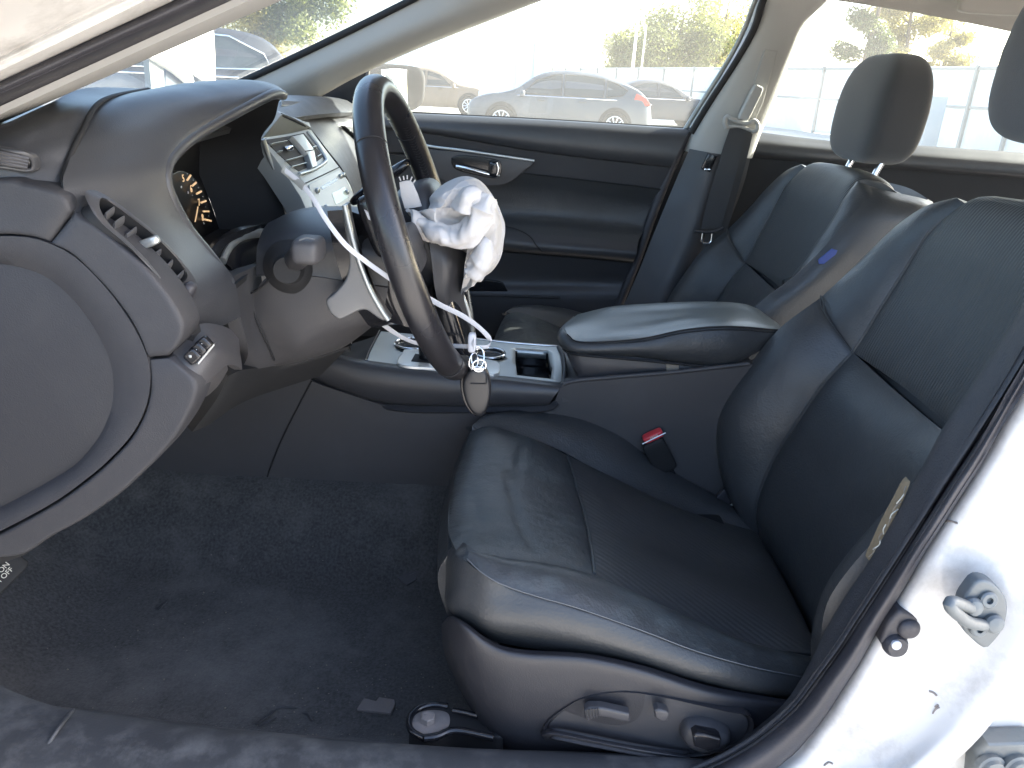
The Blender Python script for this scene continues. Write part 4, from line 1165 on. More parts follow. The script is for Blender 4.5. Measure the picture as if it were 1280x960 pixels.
for x0, y0, x1, y1 in ((501, 226, 499, 221), (505, 225, 504, 220), (509, 224, 509, 219), (513, 226, 515, 221), (516, 229, 519, 225)):
    tube('frayed_thread', [P(x0, y0, -.424), P(x1, y1, -.424)], .0008, 'airbag_cloth', bag, 5)
patch('bag_neck', [PL([(507, 262, -.43), (518, 270, -.425), (530, 280, -.42)]), PL([(512, 272, -.44), (524, 280, -.435), (538, 290, -.43)]), PL([(522, 284, -.43), (530, 294, -.425), (540, 298, -.42)])], 'airbag_cloth', bag, 12, 16, thick=.004, puff=.004, disp=ridge(1))

# ================================================================== CABLE TIE + KEY
tie = thing('cable_tie', 'white plastic strap looped through the steering wheel, holding the key', 'cable tie', P(600, 435, -.42))
loop1 = PL([(354, 211, -.52), (375, 228, -.53), (392, 249, -.54), (408, 275, -.545), (431, 305, -.545), (455, 325, -.535), (480, 343, -.53), (502, 358, -.525)])
loop2 = PL([(502, 358, -.525), (530, 370, -.50), (552, 382, -.475), (575, 393, -.455), (592, 404, -.44), (606, 416, -.435), (613, 426, -.43), (610, 433, -.435), (598, 434, -.44), (585, 433, -.44), (560, 432, -.43), (536, 431, -.415), (515, 427, -.41), (495, 417, -.41), (478, 405, -.42)])
tube('strap', loop1, .0027, 'zip_white', tie, 8, 50, flat=(1, .22), side=V(.45, 0, .9))
tube('strap', loop2, .0031, 'zip_white', tie, 8, 70, flat=(1, .25), side=V(.15, -.3, .95))
tube('strap_tail', PL([(354, 211, -.52), (362, 218, -.522), (372, 226, -.528), (380, 234, -.533)]), .0042, 'silver_paint', tie, 8, 14, flat=(1, .3), side=V(.5, 0, .85))
superq('strap_lock', P(590, 428, -.445), (.005, .005, .012), 'zip_white', tie, .5, .5, 12, 16)
patch('tie_knot', [PL([(587, 436, -.446), (586, 428, -.448), (590, 417, -.446)]), PL([(592, 437, -.45), (592, 428, -.452), (593, 418, -.448)])], 'zip_white', tie, 5, 12, thick=.002)
key = thing('car_key', 'black oval car key fob hanging from the white strap', 'key', P(597, 490, -.44))
kb = sm([(588, 459), (598, 457), (607, 460), (612, 471), (614, 486), (612, 502), (607, 515), (600, 520.5), (593, 518), (585, 508), (580, 494), (578, 478), (582, 466)], 40)
fob = extr('fob_back', [P(x - 3, y, -.437) for x, y in kb], .010, 'gloss_black', key, .002)
fob2 = dome('fob_body', [P(x, y, -.4405) for x, y in kb[::2]], .006, 'fob_plastic', key, n=60, rings=10, pw=3.2, back=.004)
tube('fob_seam', PL([(588, 479.5, -.4473), (608, 480, -.4473), (609, 466, -.4465)]), .0007, 'matte_black', key, 6)
tube('ring', [P(597, 447, -.445) + V(.0075 * math.cos(t), .004 * math.sin(t), .0125 * math.sin(t)) for t in np.linspace(0, 6.283, 30, endpoint=False)], .0011, 'chrome', key, 8, closed=True)
tube('ring', [P(592, 452, -.446) + V(.005 * math.cos(t), .005 * math.cos(t), .0105 * math.sin(t)) for t in np.linspace(0, 6.283, 30, endpoint=False)], .0010, 'chrome', key, 8, closed=True)
tube('ring', [P(599, 457, -.446) + V(.008 * math.cos(t), .002 * math.cos(t), .0075 * math.sin(t)) for t in np.linspace(0, 6.283, 30, endpoint=False)], .0012, 'chrome', key, 8, closed=True)
superq('fob_bar', P(598, 460.5, -.4465), (.008, .003, .0022), 'chrome', key, .5, .5, 10, 14)

# ================================================================== CENTRE CONSOLE
con = thing('center_console', 'dark centre console with brushed silver plate between the seats', 'console', (0, -.02, .35))


patch('side_panel', [PL([(180, 470, -.12), (300, 456, -.12), (362, 457, -.128), (392, 477, -.130), (431, 491, -.131), (484, 508, -.132), (520, 514, -.132), (600, 514, -.132), (690, 512, -.132)]),
                     PL([(150, 530, -.12), (270, 530, -.12), (330, 535, -.125), (380, 545, -.127), (431, 550, -.127), (484, 560, -.127), (540, 565, -.127), (600, 565, -.127), (690, 565, -.127)]),
                     PL([(100, 596, -.125), (225, 600, -.125), (289, 607, -.125), (350, 609, -.125), (420, 611, -.125), (484, 614, -.125), (562, 618, -.125), (620, 620, -.125), (700, 624, -.125)])], 'lower_plastic', con, 20, 50, thick=.02)
tube('panel_seam', [p + V(0, -.002, 0) for p in PL([(390, 476, -.130), (372, 510, -.127), (352, 550, -.126), (338, 585, -.125), (332, 606, -.125)])], .0014, 'matte_black', con, 6, 24)
tube('panel_foot', PL([(100, 598, -.13), (225, 602, -.13), (289, 609, -.13), (420, 613, -.13), (562, 620, -.13), (700, 626, -.13)]), .006, 'matte_black', con, 8, 30)
patch('rear_side_panel', [PL([(690, 513, -.130), (702, 483, -.130), (722, 477, -.128), (790, 471, -.128), (850, 466, -.128), (935, 456, -.128), (1000, 450, -.128)]),
                          PL([(690, 560, -.126), (710, 545, -.126), (740, 540, -.126), (800, 535, -.126), (860, 530, -.126), (940, 525, -.126), (1010, 520, -.126)]),
                          PL([(690, 620, -.124), (720, 620, -.124), (760, 622, -.124), (820, 630, -.124), (880, 640, -.124), (950, 650, -.124), (1020, 660, -.124)])], 'lower_plastic', con, 16, 40, thick=.02)
tube('rear_panel_edge', [p + V(0, .002, 0) for p in PL([(704, 481, -.130), (722, 476, -.130), (790, 470, -.130), (850, 465, -.130), (937, 455, -.130)])], .0035, 'lower_plastic', con, 8, 24)
patch('side_pad', [PL([(356, 452, -.10), (405, 441, -.11), (457, 450, -.112), (560, 463, -.112), (640, 471, -.112), (700, 478, -.112)]),
                   PL([(358, 455, -.13), (405, 446, -.135), (457, 456, -.137), (560, 469, -.137), (640, 477, -.137), (701, 484, -.135)]),
                   PL([(368, 460, -.136), (415, 464, -.143), (465, 478, -.146), (560, 487, -.146), (640, 492, -.146), (694, 494, -.142)]),
                   PL([(372, 463, -.134), (420, 482, -.138), (478, 500, -.138), (560, 505, -.138), (640, 506, -.138), (686, 505, -.136)]),
                   PL([(372, 465, -.115), (420, 487, -.115), (478, 505, -.115), (560, 508, -.115), (640, 508, -.115), (686, 507, -.115)])], 'trim_plastic', con, 26, 44, thick=.004)
patch('pad_ledge', [PL([(470, 504, -.128), (520, 507, -.128), (600, 507, -.128), (680, 506, -.128), (694, 500, -.128)]), PL([(484, 511, -.136), (520, 515, -.138), (600, 515, -.138), (680, 514, -.138), (698, 505, -.136)])], 'soft_plastic', con, 6, 24, thick=.004)
# tunnel block so that the console is solid
patch('bin_floor', [PL([(405, 446, -.11), (430, 450, -.11), (457, 453, -.11)]), PL([(425, 438, -.02), (445, 440, -.02), (468, 432, -.02)]), PL([(438, 430, .06), (455, 425, .06), (474, 418, .06)])], 'matte_black', con, 8, 10, thick=.02)
plate = patch('top_plate', [PL([(457, 452, -.118), (520, 459.5, -.118), (580, 466.5, -.118), (640, 473, -.118), (702, 480, -.118)]),
                            PL([(466, 431, -.02), (526, 438, -.02), (584, 444, -.02), (642, 451, -.02), (702, 456, -.02)]),
                            PL([(475, 414, .07), (532, 419, .07), (588, 424, .07), (644, 430, .07), (699, 434, .07)])], 'silver', con, 12, 30, thick=.016, face=(0, 0, 1))
zc = lambda px, py, Y: P(px, py, Y)
cups = [(zc(516, 431, -.005), .030), (zc(612, 443, -.005), .026)]
tray = PL([(646, 474, -.098), (688, 476, -.098), (690, 462, -.04), (685, 443, .045), (644, 440, .045), (644, 455, -.02)])
cutters = [lathe('c', c_, (0, 0, 1), [(r_, -.05), (r_, .05)], None, None, 40) for c_, r_ in cups]
cutters.append(extr('c', [p + V(0, 0, .03) for p in tray], .08, None, None, 0, d=(0, 0, -1)))
cut(plate, cutters)
for c_, r_ in cups:
    cp = lathe('cup_holder', c_, (0, 0, 1), [(r_ + .002, .0005), (r_ + .002, .003), (r_, .0035), (r_ - .002, .002), (r_ - .004, -.02), (r_ - .007, -.065), (.001, -.065), (.001, -.067), (r_ - .005, -.067), (r_ - .001, -.02)], 'gloss_black', con, 40)
    tube('cup_rim', [c_ + V(math.cos(t) * (r_ + .001), math.sin(t) * (r_ + .001), .003) for t in np.linspace(0, 6.283, 48, endpoint=False)], .0022, 'chrome', cp, 8, closed=True)
tr = extr('coin_tray', [p + V(0, 0, -.028) for p in tray], .012, 'gloss_black', con, 0, d=(0, 0, -1))
tr_c = np.mean(tray, axis=0)
to = np.array([p * 1.0 for p in cr(tray, 48, True)]); ti = np.array([p * .97 + tr_c * .03 for p in to])
ring_mesh('tray_wall', to + V(0, 0, .002), ti + V(0, 0, .002), .034, 'gloss_black', tr, d=(0, 0, -1))
tube('plate_front_edge', PL([(458, 451, -.12), (462, 440, -.06), (468, 428, 0), (475, 414, .07)]), .0028, 'chrome', con, 8, 16)
tube('plate_far_edge', PL([(590, 423, .078), (640, 428.5, .078), (699, 433, .078)]), .0022, 'chrome', con, 8, 16)
# gear selector
gpx = [(499, 459), (503, 444), (512, 440), (560, 446), (610, 453), (622, 456), (625, 463), (621, 471), (600, 470), (545, 464)]
def plate_pt(x, y, dz):
    yn = 452 + (x - 457) * .1143; ym = 431 + (x - 466) * .106
    return P(x, y, -.118 + (yn - y) / (yn - ym) * .098) + V(0, 0, dz)


gp_ = extr('gear_plate', [plate_pt(x, y, .006) for x, y in gpx], .010, 'gear_silver', con, .002, 3, 40, d=(0, 0, -1))
sx0 = plate_pt(533, 453, 0)
gs = tube('gear_lever', [sx0 + V(0, 0, 0), sx0 + V(-.003, 0, .03), sx0 + V(-.010, 0, .07)], [.012, .011, .013], 'gloss_black', con, 16, 10)
superq('gear_knob', sx0 + V(-.013, 0, .095), (.020, .018, .030), 'trim_plastic', gs, .6, .7)
extr('gear_slot', [plate_pt(x, y, .0072) for x, y in ((514, 456), (519, 447), (560, 452), (600, 458), (606, 462), (602, 466), (560, 461))], .003, 'matte_black', gp_, 0, d=(0, 0, -1))
# rear surround at the end of the plate
patch('plate_end', [PL([(700, 482, -.128), (716, 478, -.122), (727, 474, -.118)]), PL([(702, 458, -.02), (712, 460, -.02), (722, 458, -.02)]), PL([(697, 433, .075), (706, 435, .07), (714, 440, .07)])], 'trim_plastic', con, 12, 10, thick=.03)
tube('plate_end_bead', PL([(704, 481, -.125), (706, 462, -.06), (704, 446, .01), (698, 434, .07)]), .004, 'trim_plastic', con, 8, 16)
# armrest
ab = patch('armrest_box', [PL([(706, 432, -.04), (708, 438, -.10), (727, 441, -.112), (800, 447, -.114), (880, 457, -.114), (940, 452, -.112)]),
                           PL([(712, 450, -.04), (714, 455, -.10), (728, 458, -.114), (800, 460, -.116), (880, 462, -.116), (940, 456, -.112)]),
                           PL([(722, 472, -.04), (724, 474, -.10), (730, 474, -.112), (800, 469, -.114), (870, 464, -.114), (940, 457, -.112)])], 'trim_plastic', con, 14, 34, thick=.03)
extr('tan_patch', [p + V(0, -.003, 0) for p in PL([(832, 453, -.116), (848, 453, -.116), (848, 463, -.116), (833, 463, -.116)])], .003, 'tan_label', ab, .0003)
at = [[(722, 393, .06), (760, 384, .09), (800, 380, .10), (870, 377, .10), (925, 379, .10), (948, 386, .085)],
      [(710, 402, .0), (750, 396, .03), (800, 393, .04), (870, 390, .04), (930, 389, .04), (962, 397, .03)],
      [(706, 409, -.06), (740, 412, -.05), (800, 408, -.04), (860, 400, -.04), (922, 398, -.04), (972, 404, -.03)],
      [(709, 417, -.095), (727, 426, -.112), (797, 422.5, -.116), (855, 411, -.116), (912, 407, -.115), (979, 412, -.10)]]
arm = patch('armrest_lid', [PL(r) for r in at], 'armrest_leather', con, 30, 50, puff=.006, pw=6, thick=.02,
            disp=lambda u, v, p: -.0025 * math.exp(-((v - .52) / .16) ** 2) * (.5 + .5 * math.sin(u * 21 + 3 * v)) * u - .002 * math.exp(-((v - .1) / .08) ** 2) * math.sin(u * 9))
patch('armrest_side', [PL([(717, 395, .06), (704, 408, -.05), (707, 416, -.094), (726, 427, -.113), (797, 424, -.118), (855, 412, -.118), (912, 408, -.117), (979, 413, -.102)]),
                       PL([(712, 405, .06), (700, 418, -.055), (702, 426, -.098), (724, 437, -.118), (797, 436, -.123), (862, 436, -.123), (918, 434, -.122), (978, 418, -.104)]),
                       PL([(712, 418, .06), (702, 428, -.05), (705, 436, -.094), (726, 441, -.112), (797, 446, -.116), (866, 455, -.116), (915, 455, -.116), (970, 428, -.104)])], 'leather', con, 20, 50, thick=.02, puff=.004)
for off in (0, 3.5):
    tube('armrest_stitch', [p + V(0, -.0025, .001) for p in PL([(709, 418 + off, -.097), (727, 428 + off, -.115), (797, 424 + off, -.12), (855, 412.5 + off, -.12), (912, 408.5 + off, -.119), (976, 413 + off, -.104)])], .0011, 'dark_thread', arm, 6, 50)
tube('lid_gap', PL([(704, 436, -.08), (709, 440, -.105), (727, 444, -.118), (797, 450, -.121), (880, 458, -.120)]), .0022, 'matte_black', con, 6, 24)

# ================================================================== SEATS
SEAT_Y = -.37


def mirY(pts): return [V(p[0], 2 * SEAT_Y - p[1], p[2]) for p in pts]


def fan(a, b, n, c=None):
    """rows between two 3D curves"""
    return [lerp(a, b, t) for t in np.linspace(0, 1, n)]


bk_lo_out = PL([(934, 648, -.15), (909, 607, -.13), (896, 558, -.12), (897, 522, -.12), (910, 493, -.12), (939, 453, -.12), (975, 410, -.12), (1027, 371, -.12)])
bk_lo_in = PL([(949, 665, -.205), (946, 637, -.205), (953, 610, -.203), (970, 572, -.20), (987, 545, -.20), (1008, 513, -.20), (1033, 478, -.20), (1067, 441, -.20)])
bk_lo_out = [bk_lo_out[0] + V(.03, 0, -.09)] + bk_lo_out
bk_lo_in = [bk_lo_in[0] + V(.03, 0, -.09)] + bk_lo_in
bk_up_out = PL([(1027, 371, -.12), (1070, 331, -.12), (1109, 292, -.125), (1139, 269, -.130), (1168, 256, -.148), (1200, 252, -.188)])
bk_up_in = PL([(1067, 441, -.20), (1083, 417, -.20), (1100, 389, -.20), (1132, 338, -.20), (1162, 291, -.205), (1206, 254, -.225)])
bk_out_all = bk_lo_out + bk_up_out[1:]
BACK = V(.095, 0, -.01)


def build_seat(name, label, off, parts_driver):
    t = thing(name, label, 'seat', V(.2, SEAT_Y, .32) + off)
    O = lambda pts: [np.array(p) + off for p in pts]
    for s in (0, 1):
        f = (lambda x: x) if s == 0 else mirY
        lo_o, lo_i, up_o, up_i = f(bk_lo_out), f(bk_lo_in), f(bk_up_out), f(bk_up_in)
        patch('backrest_bolster_lower', [O(lo_o), O(lerp(lo_o, lo_i, .5) + V(-.012, 0, .006)), O(lo_i)], 'leather', t, 22, 44, puff=.010, pw=3, thick=.05, face=(-1, 0, .6), back=V(.07, 0, -.02))
        patch('backrest_bolster_upper', [O(up_o), O(lerp(up_o, up_i, .5) + V(-.010, 0, .006)), O(up_i)], 'leather', t, 22, 36, puff=.009, pw=3, thick=.05, face=(-1, 0, .6), back=V(.07, 0, -.02))
        allo = f(bk_out_all)
        ds = V(0, .016 if s == 0 else -.016, 0)
        sd_ = patch('backrest_side', [O([p for p in allo]), O([p + V(.030, 0, -.004) + ds for p in allo]), O([p + V(.085, 0, -.012) + ds * 1.1 for p in allo]), O([p + V(.12, 0, -.02) + ds * .2 for p in allo])],
                    'leather', t, 18, 60, thick=.01, face=(0, .5 if s == 0 else -.5, 0.3))
        # double seam where the two bolster panels meet
        a, b = np.array(lo_o[-1]), np.array(lo_i[-1])
        mid_ = lerp(a, b, .5) + V(-.017, 0, .010)
        for k_ in (-1, 1):
            tube('bolster_seam', O([a + V(-.002, 0, .002), lerp(a, mid_, .5) + V(-.004, 0, .004) + V(-.002, 0, -.002) * k_, mid_ + V(.0018, 0, -.0022) * k_, b + V(-.001, 0, .001)]), .0009, 'leather_worn', t, 6, 16)
    for s in (0, 1):
        f = (lambda x: x) if s == 0 else mirY
        tube('backrest_stitch', O([p + V(-.0035, 0, .003) for p in f(bk_up_in[:-1])]), .0008, 'thread', t, 5, 40)
        tube('backrest_stitch', O([p + V(-.0035, 0, .002) for p in f(bk_lo_in[1:])]), .0007, 'leather_worn', t, 5, 50)
    li, ui = bk_lo_in, bk_up_in
    lim, uim = mirY(li), mirY(ui)
    depth_rows = [(0, 0), (.25, .010), (.5, .014), (.75, .010), (1, 0)]
    over = [ui[-1] + V(.03, 0, .006), ui[-1] + V(.075, 0, -.012), ui[-1] + V(.10, 0, -.08)]
    overm = mirY(over)
    patch('backrest_insert_upper', [O([p + V(d_ * .9, 0, (.004 * math.sin(t_ * math.pi)) * (i / 5)) for i, p in enumerate(lerp(ui + over, uim + overm, t_))]) for t_, d_ in depth_rows],
          'leather_rib', t, 40, 50, puff=.006, pw=14, thick=.05, face=(-1, 0, .6), back=V(.05, 0, -.03))
    patch('backrest_insert_lower', [O([p + V(d_, 0, 0) + V(0, 0, -.014 * math.sin(t_ * math.pi)) * (i / 8.0) for i, p in enumerate(lerp(li, lim, t_))]) for t_, d_ in depth_rows],
          'leather', t, 36, 50, puff=.006, pw=14, thick=.05, face=(-1, 0, .6), back=V(.05, 0, -.03))
    # back shell
    top = [p + V(.12, 0, -.02) for p in bk_out_all]; topm = mirY(top)
    patch('backrest_shell', [O(top), O(lerp(top, topm, .5) + V(.03, 0, 0)), O(topm)], 'lower_plastic', t, 10, 20, thick=.01, face=(1, 0, 0))
    # headrest
    hc = V(.683, SEAT_Y, 1.086) + off + (V(-.055, 0, .075) if parts_driver else V(-.002, 0, .020))
    ang = rad(1)
    hx, hz = V(math.cos(ang), 0, -math.sin(ang)), V(math.sin(ang), 0, math.cos(ang))

    def hshape(p):
        x, y, z = p
        y2 = y * (1 - .16 * max(0, z) ** 2 - .06 * max(0, -z) ** 2)
        x2 = x * (1 - .30 * max(0, z) ** 1.5) + .10 * z
        return V(x2, y2, z)


    hr = superq('headrest', hc, (.055, .124, .104), 'headrest_fabric', t, .48, .38, 36, 56, hshape, (hx, V(0, 1, 0), hz))
    for yy in (-.07, .07):
        foot = V(.655, SEAT_Y + yy, .965) + off
        topp = hc + V(0, yy, 0) - hz * .09
        po = tube('headrest_post', [foot - V(.004, 0, .03), topp], .0065, 'chrome', t, 12)
        lathe('post_sleeve', foot, hz, [(.012, -.02), (.016, .002), (.016, .006), (.011, .009), (.008, .009)], 'silver_paint' if yy < 0 else 'trim_plastic', t, 24)
    # cushion
    ifar = [(588, 539, -.20), (612, 533, -.195), (644, 541, -.19), (680, 554, -.19), (709, 569, -.19)]
    g = [ifar, [(573, 577, -.28), (600, 572, -.28), (640, 578, -.28), (690, 592, -.28), (719, 604, -.28)], [(563, 620, -.38), (595, 618, -.38), (640, 625, -.38), (690, 638, -.38), (732, 650, -.38)],
         [(560, 660, -.48), (590, 662, -.48), (640, 668, -.48), (690, 676, -.48), (739, 688, -.48)], [(572, 693, -.575), (600, 694, -.57), (640, 699, -.565), (690, 706, -.56), (743, 720, -.555)]]
    patch('cushion_front', [O(PL(r)) for r in g], 'leather_worn', t, 36, 34, puff=.007, pw=8, thick=.05, face=(0, 0, 1), back=V(.0, 0, -.05),
          disp=lambda u, v, p: -.003 * math.exp(-((v - .30 - .28 * u) / .030) ** 2) * (1 if .35 < u < .92 else .2) - .002 * math.exp(-((v - .55 + .2 * u) / .025) ** 2) * (1 if .05 < u < .45 else 0) - .002 * math.exp(-((v - .12 - .12 * u) / .02) ** 2) * (1 if u > .55 else 0))
    g2 = [[(709, 569, -.19), (771, 599, -.19), (824, 625, -.19), (870, 643, -.19), (945, 664, -.20)], [(719, 604, -.28), (785, 631, -.28), (850, 655, -.28), (905, 677, -.28), (966, 698, -.28)],
          [(732, 650, -.38), (800, 676, -.38), (870, 702, -.38), (930, 723, -.38), (990, 743, -.38)], [(739, 688, -.48), (800, 712, -.475), (870, 738, -.475), (945, 764, -.475), (1010, 784, -.475)],
          [(743, 720, -.555), (804, 747, -.55), (870, 778, -.545), (935, 806, -.545), (1022, 818, -.54)]]
    patch('cushion_rear', [O(PL(r)) for r in g2], 'leather_rib_x', t, 36, 40, puff=.007, pw=8, thick=.05, face=(0, 0, 1), back=V(0, 0, -.05))
    fo = PL([(590, 538, -.19), (604, 523, -.15), (631, 514, -.13), (671, 513, -.12), (725, 522, -.12), (771, 541, -.12), (804, 564, -.12), (850, 594, -.12), (896, 620, -.13), (932, 645, -.15)])
    fi = PL([(590, 539, -.20), (602, 534, -.195), (615, 533, -.19), (644, 541, -.19), (690, 558, -.19), (740, 584, -.19), (790, 609, -.19), (840, 632, -.19), (890, 650, -.19), (945, 664, -.20)])
    patch('cushion_bolster', [O([p - V(0, -.01, .10) for p in fo]), O([p - V(0, -.008, .03) for p in fo]), O(fo), O(lerp(fo, fi, .55) + V(0, 0, .010)), O(fi)], 'leather', t, 26, 46, thick=.02, face=(0, -.2, 1))
    ni = PL([(590, 697, -.58), (612, 694, -.57), (640, 699, -.565), (683, 704, -.562), (745, 720, -.555), (804, 747, -.55), (870, 778, -.545), (935, 806, -.545), (1024, 822, -.54)])
    no = PL([(584, 699, -.595), (602, 716, -.612), (628, 731, -.62), (672, 746, -.623), (724, 761, -.625), (804, 789, -.625), (870, 814, -.625), (945, 835, -.622), (1022, 850, -.60)])
    patch('cushion_bolster', [O(ni), O(lerp(ni, no, .5) + V(0, 0, .010)), O(no)], 'leather_worn', t, 20, 50, puff=.005, pw=3, thick=.03, face=(0, -.5, 1), back=V(0, .03, -.04))
    sb = PL([(556, 742, -.53), (564, 764, -.585), (590, 787, -.602), (622, 805, -.612), (700, 815, -.617), (770, 824, -.617), (850, 847, -.617), (930, 867, -.612), (990, 876, -.60)])
    st_ = PL([(560, 688, -.535), (575, 694, -.58), (602, 717, -.612), (628, 732, -.62), (724, 762, -.625), (804, 790, -.625), (870, 815, -.625), (945, 836, -.622), (1002, 849, -.61)])
    patch('cushion_side', [O(st_), O(lerp(st_, sb, .45) + V(0, -.010, 0)), O(sb)], 'leather', t, 20, 50, puff=.003, thick=.02, back=V(.01, .02, 0),
          disp=lambda u, v, p: .0025 * math.sin(u * 7 + v * 16) * math.exp(-((v - .2) / .2) ** 2))
    ff = [PL([(588, 539, -.20), (573, 577, -.28), (563, 620, -.38), (560, 660, -.48), (561, 690, -.54)]), ]
    f1 = ff[0]; f2 = [p + V(-.012, 0, -.045) for p in f1]; f3 = [p + V(.02, 0, -.15) for p in f1]
    patch('cushion_face', [O(f1), O(f2), O(f3)], 'leather', t, 14, 24, thick=.02, face=(-1, 0, 0))
    tube('cushion_stitch', [p + V(0, -.001, .0012) for p in O(no)], .0008, 'thread', t, 5, 60)
    tube('cushion_seam', [p + V(0, 0, .0015) for p in O(PL([(709, 570, -.195), (719, 604, -.28), (732, 650, -.38), (739, 688, -.48), (743, 719, -.55)]))], .0022, 'leather_worn', t, 6, 30)
    box('seat_base', V(.18, SEAT_Y, .41) + off, (.18, .19, .035), 'matte_black', t, bev=.01)
    if not parts_driver:
        extr('blue_tape', [np.array(p) for p in PL([(1023, 325, .099), (1040, 311, .099), (1047, 313, .099), (1045, 318, .099), (1030, 330, .099), (1024, 330, .099)])], .003, 'blue_tape', t, .0005)
        return t
    # side shield with the power switches
    q0 = [(552, 780, -.55), (563, 770, -.592), (580, 777, -.620), (615, 802, -.632), (654, 812, -.637), (732, 817, -.638), (804, 832, -.638), (889, 858, -.634), (985, 875, -.625)]
    q1 = [(552, 786, -.558), (563, 777, -.604), (581, 787, -.634), (616, 811, -.645), (655, 821, -.650), (732, 826, -.651), (804, 842, -.650), (889, 868, -.646), (985, 885, -.635)]
    q2 = [(553, 805, -.56), (566, 812, -.61), (590, 830, -.636), (622, 845, -.648), (660, 850, -.652), (735, 856, -.653), (806, 870, -.652), (890, 892, -.648), (975, 905, -.636)]
    q3 = [(560, 830, -.555), (574, 848, -.60), (597, 880, -.630), (628, 908, -.643), (670, 925, -.648), (745, 935, -.650), (815, 940, -.650), (890, 948, -.648), (960, 950, -.636)]
    q4 = [(570, 855, -.55), (584, 880, -.59), (607, 915, -.62), (640, 945, -.632), (680, 965, -.637), (750, 975, -.640), (815, 980, -.640), (890, 985, -.638), (960, 985, -.63)]
    sh = patch('side_shield', [PL(q0), PL(q1), PL(q2), PL(q3), PL(q4)], 'shield_plastic', t, 40, 70, thick=.006)
    rec = [(679, 912), (690, 897), (708, 884), (726, 874), (755, 867), (790, 866), (830, 872), (870, 881), (905, 889), (940, 898), (935, 925), (900, 940), (860, 946), (800, 940), (740, 930), (695, 920)]
    rc = [P(x, y, -.6545) for x, y in rec]
    ro = cr(rc, 70, True); rcen = ro.mean(0); ri = ro * .95 + rcen * .05 + V(0, .006, 0)
    ring_mesh('switch_recess_rim', ro, ri, .01, 'shield_plastic', sh, raise_=.001)
    extr('switch_recess', [p + V(0, -.0035, 0) for p in ri], .003, 'trim_plastic', sh, 0)
    patch('recess_lip', [PL([(676, 916, -.652), (690, 911, -.658), (740, 921, -.662), (800, 933, -.664), (862, 944, -.660)]), PL([(678, 920, -.660), (692, 918, -.668), (740, 927, -.671), (800, 939, -.671), (862, 948, -.664)]), PL([(682, 926, -.650), (694, 926, -.656), (740, 935, -.658), (800, 945, -.658), (862, 952, -.654)])],
          'shield_plastic', sh, 12, 26, thick=.008)
    sw1 = [(730, 889), (737, 885), (752, 885), (770, 889), (787, 893), (788, 903), (778, 903), (760, 898), (748, 896), (735, 902), (731, 898)]
    s1 = extr('seat_switch', [P(x, y, -.670) for x, y in sw1], .010, 'trim_plastic', sh, .003)
    for k_ in range(5):
        tube('switch_rib', PL([(733 + k_ * 3.6, 887 - k_ * .5, -.6715), (735 + k_ * 3.6, 899 - k_ * .9, -.6715)]), .0009, 'soft_plastic', s1, 6)
    extr('seat_switch', [P(x, y, -.671) for x, y in ((818, 889), (823, 887), (834, 890), (837, 894), (835, 902), (826, 903), (819, 898))], .011, 'trim_plastic', sh, .003)
    dome('lumbar_dial', [P(x, y, -.656) for x, y in ((850, 912), (856, 902), (868, 899), (884, 900), (900, 905), (911, 912), (912, 922), (900, 932), (880, 936), (862, 930), (852, 922))], .016, 'trim_plastic', sh, n=50, rings=10, pw=2.4, back=.004)
    extr('lumbar_button', [P(x, y, -.678) for x, y in ((866, 921), (872, 917), (897, 922), (902, 926), (900, 936), (885, 940), (868, 934))], .012, 'gloss_black', sh, .003)
    tube('button_edge', PL([(869, 918, -.680), (880, 918.5, -.680), (899, 924, -.680)]), .0012, 'soft_plastic', sh, 6)
    # floor rail with the bolt
    rl = [(511, 905), (514, 893), (524, 884), (540, 880), (556, 880), (566, 885), (600, 893), (625, 902), (628, 921), (600, 916), (566, 912), (552, 918), (536, 924), (521, 921), (513, 914)]
    ra = extr('seat_rail', [PZ_(x, y, .408) for x, y in rl], .075, 'matte_black', t, .004, 3, 60, d=(0, 0, -1))
    tube('rail_bead', [PZ_(x, y, .409) for x, y in ((530, 923), (514, 913), (512, 899), (521, 887), (540, 881), (560, 883))], .004, 'gloss_black', ra, 8, 30)
    tube('rail_bead', [PZ_(x, y, .411) for x, y in ((530, 923), (545, 921), (562, 914), (580, 914), (617, 922))], .0045, 'gloss_black', ra, 8, 24)
    tube('rail_bead', [PZ_(x, y, .414) for x, y in ((566, 888), (582, 891), (597, 895))], .0035, 'gloss_black', ra, 8, 14)
    dome('bolt_plate', [PZ_(x, y, .4085) for x, y in ((515, 903), (520, 893), (533, 888), (550, 888), (561, 893), (561, 907), (548, 914), (530, 917), (518, 913))], .002, 'rusty_steel', ra, nrm=(0, 0, 1), n=40, rings=6, back=.002)
    lathe('rail_bolt', PZ_(535, 901, .4105), (0, 0, 1), [(.0085, -.002), (.0085, .007), (.0075, .008)], 'rusty_steel', ra, 6, 20)
    # torn seam with foam on the near bolster
    fs = [(1140, 602), (1134, 609), (1123, 630), (1109, 656), (1098, 680), (1089, 700), (1092, 699), (1103, 677), (1118, 648), (1131, 622)]
    fsm = dome('torn_foam', [P(x - 2, y, -.638) for x, y in fs], .004, 'foam', t, n=44, rings=5, back=.01)
    for k_ in range(9):
        a = lerp(V(1136, 606, 0), V(1090, 692, 0), k_ / 9 + .02); b = lerp(V(1136, 606, 0), V(1090, 692, 0), k_ / 9 + .16)
        tube('loose_thread', [P(a[0] + random.uniform(-3, 3), a[1], -.644), P((a[0] + b[0]) / 2 + random.uniform(-4, 4), (a[1] + b[1]) / 2, -.646), P(b[0] + random.uniform(-3, 3), b[1], -.644)], .0006, 'label_white' if k_ % 2 else 'tan_label', fsm, 5, 8)
    return t


